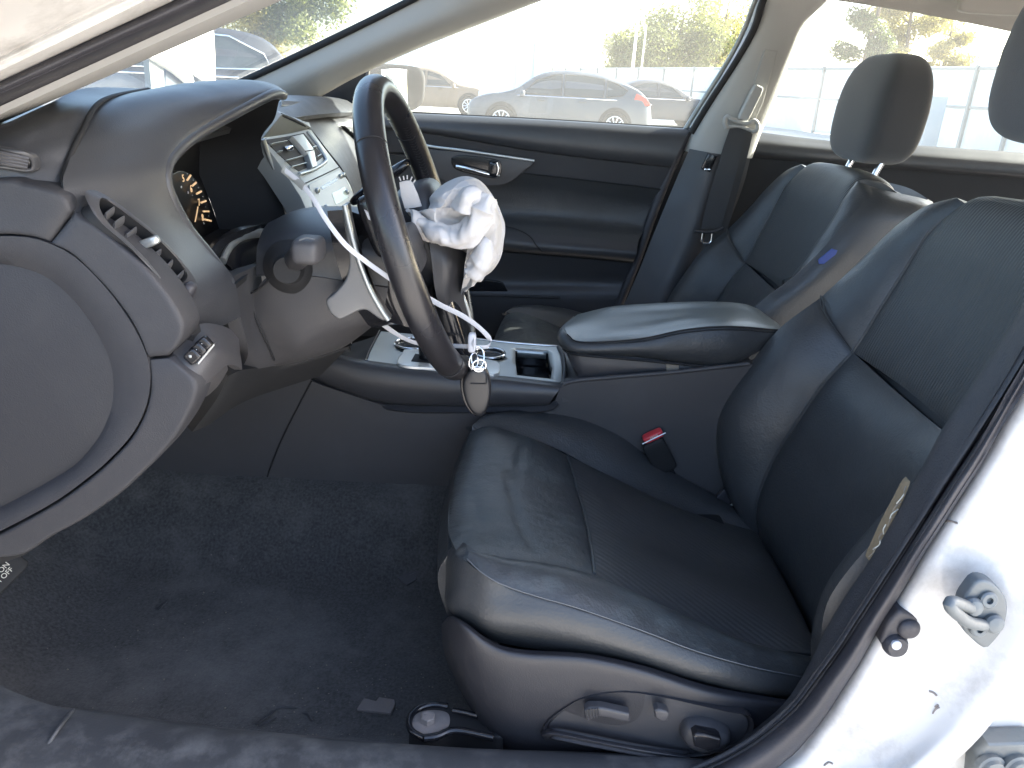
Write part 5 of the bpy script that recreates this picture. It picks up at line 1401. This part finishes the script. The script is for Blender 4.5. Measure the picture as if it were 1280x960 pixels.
def PZ_(px, py, z):
    d = ray(px, py)
    return CAM + d * ((z - CAM[2]) / d[2])


build_seat('driver_seat', 'near black leather front seat with power switches and torn side seam', V(0, 0, 0), True)
build_seat('passenger_seat', 'far black leather front seat with bit of blue tape on its backrest', V(.036, .74, -.026), False)

# seat belt buckle of the near seat
bu = thing('belt_buckle', 'seat belt buckle with red button beside the near seat', 'belt buckle', P(825, 580, -.115))
bax = (V(.93, 0, .37), V(0, 1, 0), V(-.37, .0, .93))
bc = P(818, 552, -.138)
bx_ = (P(829, 536, -.138) - P(801, 549, -.138)); bx_ /= np.linalg.norm(bx_)
bz_ = (P(806, 550, -.138) - P(826, 590, -.130)); bz_ = bz_ - bx_ * (bz_ @ bx_); bz_ /= np.linalg.norm(bz_)
by_ = np.cross(bz_, bx_)
superq('buckle_body', P(824, 569, -.135), (.0195, .010, .034), 'matte_black', bu, .3, .35, 20, 28, ax=(bx_, by_, bz_))
superq('buckle_button', P(816, 544.5, -.138) , (.0175, .0085, .006), 'red_button', bu, .35, .35, 14, 24, ax=(bx_, by_, bz_))
tube('buckle_edge', [P(803, 555, -.147), P(832, 541, -.147)], .0012, 'silver', bu, 6)
text('button_text', 'PRESS', .0055, P(817.5, 546, -.1475), bx_, bz_, 'label_white', bu)
superq('buckle_stalk', P(838, 598, -.125), (.012, .006, .05), 'matte_black', bu, .4, .4, 14, 20, ax=(bx_, by_, bz_))
an = thing('belt_anchor', 'grey metal belt end bracket tucked beside the near backrest', 'belt anchor', P(908, 622, -.135))
superq('bracket', P(907, 621, -.14), (.014, .005, .012), 'rubber', an, .3, .3, 14, 20, ax=(V(.85, 0, -.5), V(0, 1, 0), V(.5, 0, .85)))
tube('bracket_edge', PL([(919, 618, -.146), (920, 624, -.146), (914, 632, -.146), (910, 634, -.146)]), .0022, 'silver', an, 8, 12)

# passenger belt
sb_ = thing('seat_belt', 'grey seat belt hanging down the far centre pillar', 'seat belt', P(890, 290, .62))
L1 = [(914, 156, .635), (905, 182, .635), (893, 222, .63), (883, 257, .622), (876, 287, .615)]
L2 = [(936, 161, .635), (928, 187, .635), (918, 225, .63), (909, 258, .622), (902, 284, .615)]
patch('webbing', [PL(L1), PL(L2)], 'webbing', sb_, 5, 24, thick=.002)
patch('webbing_return', [[p + V(.012, .015, 0) for p in PL([(916, 158, .635), (905, 200, .635), (890, 250, .63), (868, 330, .60)])], [p + V(.012, .015, 0) for p in PL([(938, 162, .635), (928, 204, .635), (914, 255, .63), (892, 335, .60)])]], 'webbing', sb_, 5, 24, thick=.002)
gd = tube('belt_guide', PL([(908, 160, .628), (906, 152, .628), (909, 146, .628), (915, 149, .626), (925, 153, .626), (936, 154, .626), (943, 151, .628), (947, 156, .628), (946, 163, .628), (940, 165, .628)]), .0055, 'beige_trim', sb_, 10, 40)
tube('guide_bar', PL([(908, 159, .630), (924, 158, .628), (941, 164, .630)]), .004, 'beige_trim', sb_, 8, 14)
tg = tube('belt_tongue', PL([(868, 289, .612), (878, 290, .610), (890, 290, .610), (900, 287, .610), (904, 285, .612)]), .004, 'rubber', sb_, 8, 16)
tube('tongue_plate', PL([(878, 291, .610), (877, 302, .608), (881, 304, .608), (888, 303, .608), (890, 292, .610)]), .0028, 'chrome', sb_, 8, 24)

# ================================================================== FAR FRONT DOOR
fd = thing('passenger_door', 'dark inner panel of the closed far front door with its window', 'door', P(650, 380, .75) * V(1, 1, 0) + V(0, 0, .3))
patch('window_sill_pad', [PL([(440, 138, .724), (520, 141.5, .724), (690, 150, .724), (863, 161, .724)]), PL([(440, 140, .713), (520, 143.5, .713), (690, 152, .713), (862, 163, .713)]), PL([(440, 146, .697), (520, 150, .697), (690, 160, .697), (856, 174, .697)]),
                          PL([(440, 156, .690), (520, 159, .690), (680, 177, .690), (846, 194, .690)]), PL([(440, 162, .700), (520, 164, .700), (677, 189, .700), (838, 208, .700)]), PL([(440, 164, .72), (520, 166, .72), (677, 191, .72), (838, 210, .72)])], 'dash_plastic', fd, 26, 40, thick=.008)
patch('door_trim_upper', [PL([(440, 162, .708), (520, 164, .708), (600, 177, .708), (677, 188, .708), (838, 207, .708)]), PL([(440, 178, .712), (525, 180, .712), (600, 190, .712), (668, 202, .712), (831, 222, .712)]), PL([(440, 190, .715), (530, 192, .715), (600, 205, .715), (655, 216, .715), (826, 236, .715)])], 'soft_plastic', fd, 14, 30, thick=.01)
rec = sm([(533, 186), (545, 187), (580, 190), (620, 196), (666, 202), (655, 214), (640, 226), (625, 232), (600, 232), (560, 228), (540, 215), (533, 200)], 40)
hrc = extr('handle_recess', [P(x, y, .704) for x, y in rec], .012, 'trim_plastic', fd, .002)
tube('chrome_strip', PL([(526, 180.5, .700), (545, 184, .700), (580, 188, .700), (620, 194, .700), (668, 201, .700)]), .0035, 'silver', fd, 8, 24, flat=(1, .5))
hb = extr('handle_bezel', [P(x, y, .700) for x, y in sm([(564, 197), (575, 194), (600, 196), (622, 200), (627, 206), (626, 218), (618, 223), (595, 219), (570, 212), (564, 204)], 30)], .008, 'gloss_black', fd, .002)
tube('door_handle', PL([(570, 208, .690), (585, 211, .686), (600, 215, .685), (615, 219, .686), (624, 220, .690)]), .0052, 'chrome', hb, 12, 20, flat=(1, .7))
superq('handle_pivot', P(617, 211, .690), (.013, .010, .020), 'gloss_black', hb, .5, .5, 14, 20)
tube('handle_lock', PL([(621, 203, .684), (623, 212, .684), (621, 219, .684)]), .0035, 'chrome', hb, 8, 10)
mp = [PL([(440, 192, .72), (530, 196, .72), (600, 212, .72), (655, 217, .712), (740, 226, .712), (826, 237, .712)]), PL([(440, 215, .728), (530, 220, .728), (600, 240, .728), (665, 240, .728), (740, 250, .728), (818, 258, .728)]),
      PL([(440, 250, .73), (530, 258, .73), (600, 266, .73), (665, 268, .728), (740, 275, .726), (808, 283, .722)]), PL([(440, 272, .715), (530, 276, .712), (600, 279, .706), (665, 283, .700), (740, 290, .698), (800, 296, .70)]),
      PL([(440, 278, .69), (530, 283, .685), (600, 287, .682), (665, 293, .680), (740, 299, .682), (797, 305, .685)])]
patch('door_trim_middle', mp, 'leather', fd, 30, 40, thick=.01)
patch('door_armrest', [PL([(440, 276, .69), (530, 281, .685), (600, 285, .682), (665, 292, .680), (740, 298, .682), (797, 304, .685)]), PL([(440, 288, .668), (530, 293, .665), (600, 297, .662), (665, 304, .660), (740, 311, .662), (796, 316, .668)]),
                       PL([(440, 300, .672), (530, 305, .668), (600, 309, .666), (665, 315, .665), (740, 321, .668), (792, 326, .675)]), PL([(440, 304, .70), (530, 309, .70), (600, 313, .70), (665, 318, .70), (740, 324, .70), (790, 329, .70)])], 'trim_plastic', fd, 20, 36, thick=.01)
tube('pull_cup_seam', [p + V(0, -.001, 0) for p in PL([(631, 282, .676), (650, 288, .668), (663, 296, .660), (670, 306, .656), (678, 315, .658)])], .0016, 'matte_black', fd, 6, 20)
tube('crease_seam', [p + V(0, -.002, 0) for p in PL([(654, 216.5, .712), (740, 226, .712), (826, 236.5, .712)])], .0018, 'matte_black', fd, 6, 16)
patch('door_trim_lower', [PL([(440, 305, .705), (530, 309, .703), (600, 313, .702), (665, 318, .702), (790, 329, .702)]), PL([(440, 340, .715), (530, 345, .714), (600, 350, .712), (665, 352, .712), (782, 352, .712)]),
                          PL([(440, 366, .70), (530, 368, .698), (600, 370, .695), (665, 371, .695), (776, 374, .70)]), PL([(440, 420, .70), (530, 420, .698), (600, 420, .695), (665, 420, .695), (764, 420, .70)])], 'trim_plastic', fd, 20, 30, thick=.01)
extr('door_pocket', [P(x, y, .698) for x, y in sm([(540, 350), (600, 350), (626, 353), (632, 360), (634, 367), (600, 367), (540, 365)], 30)], .012, 'gloss_black', fd, .001)
tube('pocket_lip', PL([(540, 368, .690), (600, 369, .690), (640, 370, .690), (700, 372, .692)]), .004, 'soft_plastic', fd, 8, 16)
extr('door_core', PL([(440, 146, .75), (862, 168, .75), (765, 430, .73), (440, 440, .73)]), .04, 'matte_black', fd, 0)
# sail panel at the mirror and window glass
extr('mirror_sail', PL([(392, 127, .70), (405, 117, .70), (432, 100, .70), (459, 83, .70), (461, 100, .70), (463, 145, .70), (420, 140, .70)]), .02, 'matte_black', fd, .003)
tube('sail_edge', PL([(461, 84, .695), (459, 95, .695), (457, 108, .695)]), .004, 'trim_plastic', fd, 8, 10)
patch('window_glass', [PL([(440, 142, .742), (650, 150, .742), (868, 165, .742)]), PL([(440, 100, .725), (660, 90, .715), (905, 90, .705)]), PL([(470, 40, .70), (700, 10, .68), (960, 0, .67)]), PL([(560, -40, .66), (760, -70, .635), (1010, -80, .615)])], 'window_glass', fd, 12, 16, thick=.004)
tube('sill_weatherstrip', PL([(440, 138.5, .738), (520, 142, .738), (690, 150.5, .738), (864, 161.5, .738)]), .004, 'matte_black', fd, 8, 20)
patch('door_skin', [[V(x, .80, .95) for x in (-.85, -.2, .42)], [V(x, .86, .70) for x in (-.85, -.2, .42)], [V(x, .84, .25) for x in (-.85, -.2, .42)]], 'white_paint', fd, 8, 8, thick=.01, face=(0, 1, 0))
# door mirror
mh = sm([(459, 84), (472, 80), (490, 80), (512, 82), (526, 86), (531, 96), (531, 112), (529, 126), (522, 135), (510, 139), (480, 140), (462, 138), (457, 120), (456, 100)], 50)
mr = dome('mirror_housing', [P(x, y, .90) for x, y in mh], .012, 'matte_black', fd, nrm=(.8, -.6, 0), n=60, rings=8, pw=3, back=.10)
mg = sm([(478, 87), (495, 86), (512, 88), (521, 93), (523, 108), (521, 124), (515, 133), (500, 138), (488, 137), (482, 115)], 40)
mn = V(.72, -.69, .03)
mc = P(502, 112, .880)
extr('mirror_glass', [CAM + ray(x, y) * (((mc - CAM) @ mn) / (ray(x, y) @ mn)) for x, y in mg], .006, 'mirror_glass', mr, .001, d=-mn)

# ================================================================== FAR REAR DOOR
rdr = thing('rear_door', 'dark inner panel of the closed far rear door behind the headrests', 'door', V(1.0, .75, .3))
patch('window_sill_pad', [PL([(940, 164, .722), (1040, 176, .722), (1150, 182, .722), (1300, 192, .722), (1420, 200, .722)]), PL([(938, 168, .712), (1040, 180, .712), (1150, 186, .712), (1300, 197, .712), (1420, 205, .712)]),
                          PL([(936, 178, .695), (1040, 188, .695), (1150, 196, .695), (1300, 208, .695), (1420, 216, .695)]), PL([(934, 190, .692), (1040, 200, .692), (1150, 208, .692), (1300, 220, .692), (1420, 228, .692)]), PL([(932, 196, .71), (1040, 206, .71), (1150, 214, .71), (1300, 226, .71), (1420, 236, .71)])],
      'dash_plastic', rdr, 22, 30, thick=.01)
patch('door_trim', [PL([(932, 193, .715), (1150, 212, .715), (1420, 232, .715)]), PL([(905, 260, .728), (1150, 280, .728), (1420, 300, .728)]), PL([(880, 330, .72), (1150, 350, .72), (1420, 370, .72)]), PL([(850, 430, .71), (1150, 450, .71), (1420, 480, .71)])], 'seat_fabric', rdr, 16, 20, thick=.01)
patch('window_glass', [PL([(936, 168, .742), (1150, 184, .742), (1420, 204, .742)]), PL([(985, 80, .715), (1170, 90, .715), (1430, 110, .72)]), PL([(1030, -10, .66), (1200, 10, .665), (1440, 50, .67)])], 'window_glass', rdr, 10, 14, thick=.004)
patch('door_skin', [[V(x, .80, .95) for x in (.43, 1.0, 1.6)], [V(x, .86, .70) for x in (.43, 1.0, 1.6)], [V(x, .84, .25) for x in (.43, 1.0, 1.6)]], 'white_paint', rdr, 8, 8, thick=.01, face=(0, 1, 0))

extr('door_core', PL([(942, 172, .75), (1420, 208, .75), (1420, 490, .73), (850, 440, .73)]), .04, 'matte_black', rdr, 0)
# ================================================================== PARKING BRAKE PEDAL (far left in the footwell)
pd = thing('brake_pedal', 'black parking brake pedal with white lettering under the dashboard', 'pedal', P(-10, 745, -.50))
pc = P(-4, 724, -.52)
pza = CAM - pc; pza /= np.linalg.norm(pza)
pxa = CR * .72 + CU * .70; pxa = pxa - pza * (pxa @ pza); pxa /= np.linalg.norm(pxa)
pya = np.cross(pza, pxa)
superq('pedal_pad', pc, (.036, .016, .008), 'matte_black', pd, .3, .3, 14, 24, ax=(pxa, pya, pza))
tube('pedal_arm', [pc - pza * .006, pc - pza * .06 + V(-.03, .01, .05), pc + V(-.12, .05, .20)], .009, 'matte_black', pd, 8, 10)
text('lettering', 'PUSH ON', .0085, P(-5, 719, -.52) + pza * .0088, pxa, pya, 'label_white', pd)
text('lettering', 'PUSH OFF', .0085, P(-1, 726, -.52) + pza * .0088, pxa, pya, 'label_white', pd)

# ================================================================== OUTSIDE
def car(name, label, loc, heading, L_, H, W, prof, glassp, m, wheels, wr, tail=None, extra=None, group=None):
    """prof: upper outline (x 0..1, z 0..1) front to rear; local x = length, heading rotates about Z"""
    t = thing(name, label, 'car', loc, group)
    t['_local'] = 1
    t.rotation_euler = (0, 0, heading)
    px = np.array([p[0] for p in prof]) * L_ - L_ / 2; pz = np.array([p[1] for p in prof]) * H
    n = 60
    xs_ = np.linspace(px[0], px[-1], n)
    sm_ = cr([(a, 0, b) for a, b in zip(px, pz)], 200)
    zt = np.interp(xs_, sm_[:, 0], sm_[:, 2])
    belt = .60 * H
    vs = []; F = []; K = 0
    for i, x in enumerate(xs_):
        e = min(1, min(i, n - 1 - i) / 5.0); e = math.sqrt(max(.0, 1 - (1 - e) ** 2)) * .28 + .72
        w2 = W / 2 * e
        z1 = zt[i]; zb = .16 * H
        zs = [zb, zb + .10 * H, min(.45 * H, z1 * .75), min(belt, z1 * .92)]
        sec = [(w2 * .93, zs[0]), (w2 * .985, zs[1]), (w2, zs[2]), (w2 * .965, zs[3])]
        if z1 > belt + .02:
            f = (z1 - belt) / (H - belt)
            sec += [(w2 * (.965 - .10 * f), belt + (z1 - belt) * .5), (w2 * (.93 - .18 * f), belt + (z1 - belt) * .88), (w2 * (.80 - .16 * f), z1 - .004), (0, z1 + .015)]
        else:
            sec += [(w2 * .94, z1 * .955), (w2 * .88, z1 * .985), (w2 * .7, z1), (0, z1 + .01)]
        full = [(-a, b) for a, b in sec] + [(a, b) for a, b in reversed(sec[:-1])]
        K = len(full)
        for a, b in full: vs.append((x, a, b))
    for i in range(n - 1):
        for j in range(K - 1):
            a = i * K + j; F.append((a, a + 1, a + K + 1, a + K))
        F.append((i * K + K - 1, i * K, (i + 1) * K, (i + 1) * K + K - 1))
    F.append(tuple(range(K))); F.append(tuple((n - 1) * K + j for j in range(K)))
    bd = mesh('body', vs, F, m, t, True, 40)

    def yside(x, z):
        i = int(np.clip((x - xs_[0]) / (xs_[-1] - xs_[0]) * (n - 1), 0, n - 1)); z1 = zt[i]
        f = (z1 - belt) / (H - belt)
        w2 = W / 2
        pts = [(belt, .965), (belt + (z1 - belt) * .5, .965 - .10 * f), (belt + (z1 - belt) * .88, .93 - .18 * f)]
        return w2 * np.interp(z, [p[0] for p in pts], [p[1] for p in pts]) if z > belt else w2 * .985

    for s in (-1, 1):
        for gpoly in glassp:
            q = [(a * L_ - L_ / 2, b * H) for a, b in gpoly]
            q = [tuple(p_) for p_ in q]
            wd = extr('window', [V(x, s * (yside(x, z) + .012), z) for x, z in q], .03, 'car_glass', t, .004, d=(0, -s, 0))
            tube('window_trim', [V(x, s * (yside(x, z) + .014), z) for x, z in q], .014, 'chrome' if extra else 'dark_trim', wd, 6, None, True)
        for wx in wheels:
            c_ = V(wx * L_ - L_ / 2, s * (W / 2 - .10), wr)
            ar = lathe('wheel_arch', c_ + V(0, s * .075, .02), (0, s, 0), [(wr + .055, -.1), (wr + .055, .030), (wr + .04, .032), (.02, .030)], 'matte_black', t, 40)
            ty = lathe('tyre', c_, (0, s, 0), [(wr * .62, .10), (wr * .93, .125), (wr, .10), (wr, -.08), (wr * .9, -.1), (.02, -.1)], 'tyre', t, 36)
            rm = lathe('rim', c_, (0, s, 0), [(wr * .66, .09), (wr * .66, .128), (wr * .60, .130), (wr * .58, .10), (.02, .098)], 'alloy', ty, 36)
            for k_ in range(10):
                a = 2 * math.pi * k_ / 10
                d_ = V(math.cos(a), 0, math.sin(a))
                tube('spoke', [c_ + V(0, s * .125, 0) + d_ * .03, c_ + V(0, s * .120, 0) + d_ * wr * .62], .016, 'alloy', ty, 5)
            dk = lathe('rim_shadow', c_, (0, s, 0), [(wr * .57, .09), (wr * .57, .101), (.02, .101)], 'dark_trim', ty, 24)
        for hx_ in (.40, .62):
            if not extra or 'nohandle' not in extra:
                superq('handle', V(hx_ * L_ - L_ / 2, s * (W / 2 * .985 + .012), belt * .93), (.09, .02, .018), m, t, .5, .5, 8, 12)
        superq('side_mirror', V(.30 * L_ - L_ / 2, s * (W / 2 + .10), belt * 1.06), (.06, .10, .075), m, t, .6, .6, 10, 16)
        tube('belt_trim', [V(x * L_ - L_ / 2, s * (W / 2 * .97 + .004), belt + .01) for x in np.linspace(.27, .80, 12)], .012, 'chrome', t, 6)
        if tail:
            q = [(a * L_ - L_ / 2, b * H) for a, b in tail]
            extr('tail_light', [V(x, s * (W / 2 * .93 + .02), z) for x, z in q], .16, 'tail_red', t, .01, d=(0, -s, 0))
    return t


def setloc(px, Y): return AT(px, Y)


hatch_prof = [(0, .38), (.02, .50), (.10, .60), (.24, .68), (.36, .90), (.46, .985), (.58, 1.0), (.72, .96), (.84, .86), (.92, .76), (.97, .62), (.99, .50), (1.0, .34)]
hatch_glass = [[(.30, .64), (.37, .84), (.47, .935), (.505, .94), (.505, .63)], [(.52, .63), (.52, .94), (.62, .94), (.73, .90), (.73, .64)], [(.745, .64), (.745, .89), (.80, .845), (.855, .755), (.83, .68)]]
hatch_tail = [(.885, .58), (.90, .72), (.955, .66), (.985, .55), (.95, .54)]
car('hatchback', 'grey hatchback parked side on beyond the far front window', AT(702, 18.6), rad(-3), 4.36, 1.47, 1.82, hatch_prof, hatch_glass, 'car_grey', (.19, .80), .33, hatch_tail)
sedan_prof = [(0, .40), (.03, .52), (.14, .62), (.27, .69), (.40, .92), (.52, 1.0), (.66, .97), (.80, .80), (.92, .74), (.98, .66), (1.0, .40)]
sedan_glass = [[(.33, .65), (.41, .86), (.50, .93), (.50, .64)], [(.52, .64), (.52, .93), (.62, .92), (.75, .78), (.72, .66)]]
car('dark_sedan', 'dark car parked behind the grey hatchback with its nose to the right', AT(818, 26.5), rad(186), 4.5, 1.43, 1.8, sedan_prof, sedan_glass, 'car_dark', (.19, .80), .33)
suv_prof = [(0, .44), (.03, .56), (.12, .64), (.25, .68), (.34, .90), (.44, .985), (.60, 1.0), (.80, .98), (.90, .90), (.96, .70), (.985, .55), (1.0, .36)]
suv_glass = [[(.30, .66), (.36, .86), (.44, .92), (.46, .92), (.46, .65)], [(.48, .65), (.48, .93), (.62, .94), (.62, .66)], [(.64, .66), (.64, .94), (.78, .925), (.88, .80), (.90, .68)]]
suv_tail = [(.915, .60), (.92, .72), (.97, .66), (.985, .58)]
car('dark_suv', 'dark sport utility car seen through the windscreen', AT(172, 11.2), rad(20), 4.75, 1.74, 1.94, suv_prof, suv_glass, 'car_black', (.18, .80), .37, suv_tail, ('chrome',))
car('brown_sedan', 'dusty brown car behind the far door mirror', AT(540, 27.0), rad(176), 4.6, 1.45, 1.8, sedan_prof, sedan_glass, 'car_brown', (.19, .80), .33)
car('red_hatchback', 'small dusty car low in the left corner of the windscreen', AT(138, 24.0), rad(10), 4.1, 1.5, 1.75, hatch_prof, hatch_glass, 'car_brown', (.19, .80), .33, hatch_tail)

br_ = thing('blue_barrel', 'pale blue barrel standing left of the grey hatchback', 'barrel', AT(612, 21.5))
b0 = AT(612, 21.5)
lathe('drum', b0, (0, 0, 1), [(.28, 0), (.29, .02), (.29, .28), (.305, .30), (.29, .32), (.29, .58), (.305, .60), (.29, .62), (.29, .86), (.27, .90)], 'fence_blue', br_, 32)
lathe('lid', b0 + V(0, 0, .90), (0, 0, 1), [(.275, 0), (.275, .02), (.24, .03)], 'fence_blue', br_, 32)

# fences
def fence(name, label, p0, p1, h, n, m, post_m, rib=.25, rails=(.5,), post_h=None):
    t = thing(name, label, 'fence', p0)
    d_ = (p1 - p0); Ln = np.linalg.norm(d_); d_ /= Ln; nn = V(d_[1], -d_[0], 0)
    if nn[1] > 0: nn = -nn
    for i in range(n):
        a = p0 + d_ * (Ln * i / n + .01); b = p0 + d_ * (Ln * (i + 1) / n - .01)
        w_ = np.linalg.norm(b - a); k_ = max(6, int(w_ / rib * 4)); vs = []; F = []
        for j in range(k_ + 1):
            q = a + (b - a) * j / k_ + nn * (.018 if (j % 4) in (1, 2) else 0)
            vs += [q, q + V(0, 0, h), q - nn * .04, q - nn * .04 + V(0, 0, h)]
        for j in range(k_):
            o_ = 4 * j
            F += [(o_, o_ + 4, o_ + 5, o_ + 1), (o_ + 2, o_ + 3, o_ + 7, o_ + 6), (o_ + 1, o_ + 5, o_ + 7, o_ + 3)]
        mesh('panel', vs, F, m, t, False)
        c_ = p0 + d_ * (Ln * i / n) + nn * .05 + V(0, 0, (post_h or h) / 2)
        box('post', c_, (.04, .04, (post_h or h) / 2 + .03), post_m, t, (d_, nn, V(0, 0, 1)))
    for r_ in rails:
        box('rail', (p0 + p1) / 2 + nn * .035 + V(0, 0, h * r_), (Ln / 2, .02, .035), post_m, t, (d_, nn, V(0, 0, 1)))
    return t


fence('metal_fence', 'long white sheet metal fence with posts behind the headrests', AT(690, 60), AT(1210, 21), 2.15, 12, 'fence_white', 'fence_post', .5, (.52, .97))
fence('metal_fence', 'white sheet metal fence running off behind the near headrest', AT(1213, 20.8), AT(1500, 14.5), 2.15, 4, 'fence_white', 'fence_post', .5, (.52, .97))
fence('blue_fence', 'pale blue corrugated fence behind the parked cars', AT(462, 52), AT(688, 56), 3.6, 10, 'fence_blue', 'fence_blue', .6, (.97,))
gb = box('utility_cabinet', AT(1170, 19.5, .62), (.20, .18, .62), 'grey_box', None, bev=.03)
tag(gb, 'small grey cabinet in front of the white fence by the headrest', 'cabinet')


def tree(name, label, base, h, r, mleaf, nleaf, seed, ls=.28, trunk=.22):
    t = thing(name, label, 'tree', base)
    rng = np.random.RandomState(seed); base = np.array(base)
    tp = [base + V(0, 0, -.1), base + V(rng.uniform(-.2, .2), 0, h * .25), base + V(rng.uniform(-.4, .4), rng.uniform(-.3, .3), h * .55), base + V(rng.uniform(-.4, .4), 0, h * .85)]
    tr_ = tube('trunk', tp, [trunk, trunk * .75, trunk * .5, .04], 'bark', t, 9, 16)
    tips = []
    for i in range(12):
        z = h * rng.uniform(.25, .8); a = rng.uniform(0, 6.28)
        s_ = cr(tp, 60)[int(59 * min(.95, z / h))]
        rr_ = r * rng.uniform(.55, .95) * (1 - .45 * abs(z / h - .55))
        e_ = s_ + V(math.cos(a) * rr_, math.sin(a) * rr_, rr_ * rng.uniform(.2, .7))
        tube('limb', [s_, (s_ + e_) / 2 + V(0, 0, .15), e_], [trunk * .3, trunk * .18, .02], 'bark', t, 6, 8)
        tips += [e_, (s_ + e_) / 2, e_ * .75 + s_ * .25]
    for i in range(8):
        tips.append(tp[-1] + V(rng.normal() * r * .35, rng.normal() * r * .35, rng.uniform(-.3, .12) * h))
    tips = np.array(tips)
    vs = np.empty((nleaf * 4, 3)); 
    ci = rng.randint(0, len(tips), nleaf)
    off = rng.normal(size=(nleaf, 3)); off /= np.linalg.norm(off, axis=1)[:, None]
    off *= (rng.uniform(0, 1, nleaf) ** .5 * r * .40)[:, None]; off[:, 2] *= .75
    pos = tips[ci] + off
    u = rng.normal(size=(nleaf, 3)); u /= np.linalg.norm(u, axis=1)[:, None]
    v = np.cross(u, rng.normal(size=(nleaf, 3))); v /= np.linalg.norm(v, axis=1)[:, None]
    s = (ls * rng.uniform(.5, 1.2, nleaf))[:, None]
    vs[0::4] = pos - u * s; vs[1::4] = pos - v * s * .45; vs[2::4] = pos + u * s; vs[3::4] = pos + v * s * .45
    me = bpy.data.meshes.new('crown'); me.from_pydata(vs.tolist(), [], [(4 * i, 4 * i + 1, 4 * i + 2, 4 * i + 3) for i in range(nleaf)])
    link('crown', me, mleaf, t)
    return t


tree('leafy_tree', 'tall dark tree left of the far headrest beyond the white fence', AT(1072, 60), 15.0, 2.2, 'leaf_dark', 12000, 1, .17)
tree('leafy_tree', 'broad yellow green tree above the far headrest beyond the white fence', AT(1122, 64), 14.0, 3.0, 'leaf_yellow', 13000, 2, .17)
tree('leafy_tree', 'small yellow tree right of the far headrest beyond the fence', AT(1166, 66), 9.0, 1.9, 'leaf_yellow', 8000, 3, .16)
tree('leafy_tree', 'bushy green tree above the roof of the dark parked car', AT(842, 62), 7.6, 3.6, 'leaf_green', 13000, 4, .16)
tree('leafy_tree', 'green tree just left of the far centre pillar', AT(890, 66), 8.6, 3.4, 'leaf_yellow', 12000, 5, .16)
tree('leafy_tree', 'low green tree above the tail of the grey hatchback', AT(790, 66), 5.6, 2.6, 'leaf_green', 9000, 6, .16)
tree('leafy_tree', 'thin pale tree seen high in the windscreen beside the far pillar', AT(392, 60), 11.0, 3.4, 'leaf_green', 12000, 7, .17)
tree('leafy_tree', 'yellowish tree behind the dark utility car', AT(310, 62), 9.5, 4.0, 'leaf_yellow', 12000, 8, .17)
lp = thing('utility_pole', 'pale thin pole standing above the grey hatchback', 'pole', AT(790, 48))
tube('pole', [AT(788, 48, -.2), AT(789, 48, 5.0)], [.09, .07], 'fence_white', lp, 10)
tube('pole', [AT(799, 48, -.2), AT(800, 48, 4.4)], [.05, .04], 'fence_white', lp, 8)
for o in bpy.data.objects:
    if '_local' in o: del o['_local']
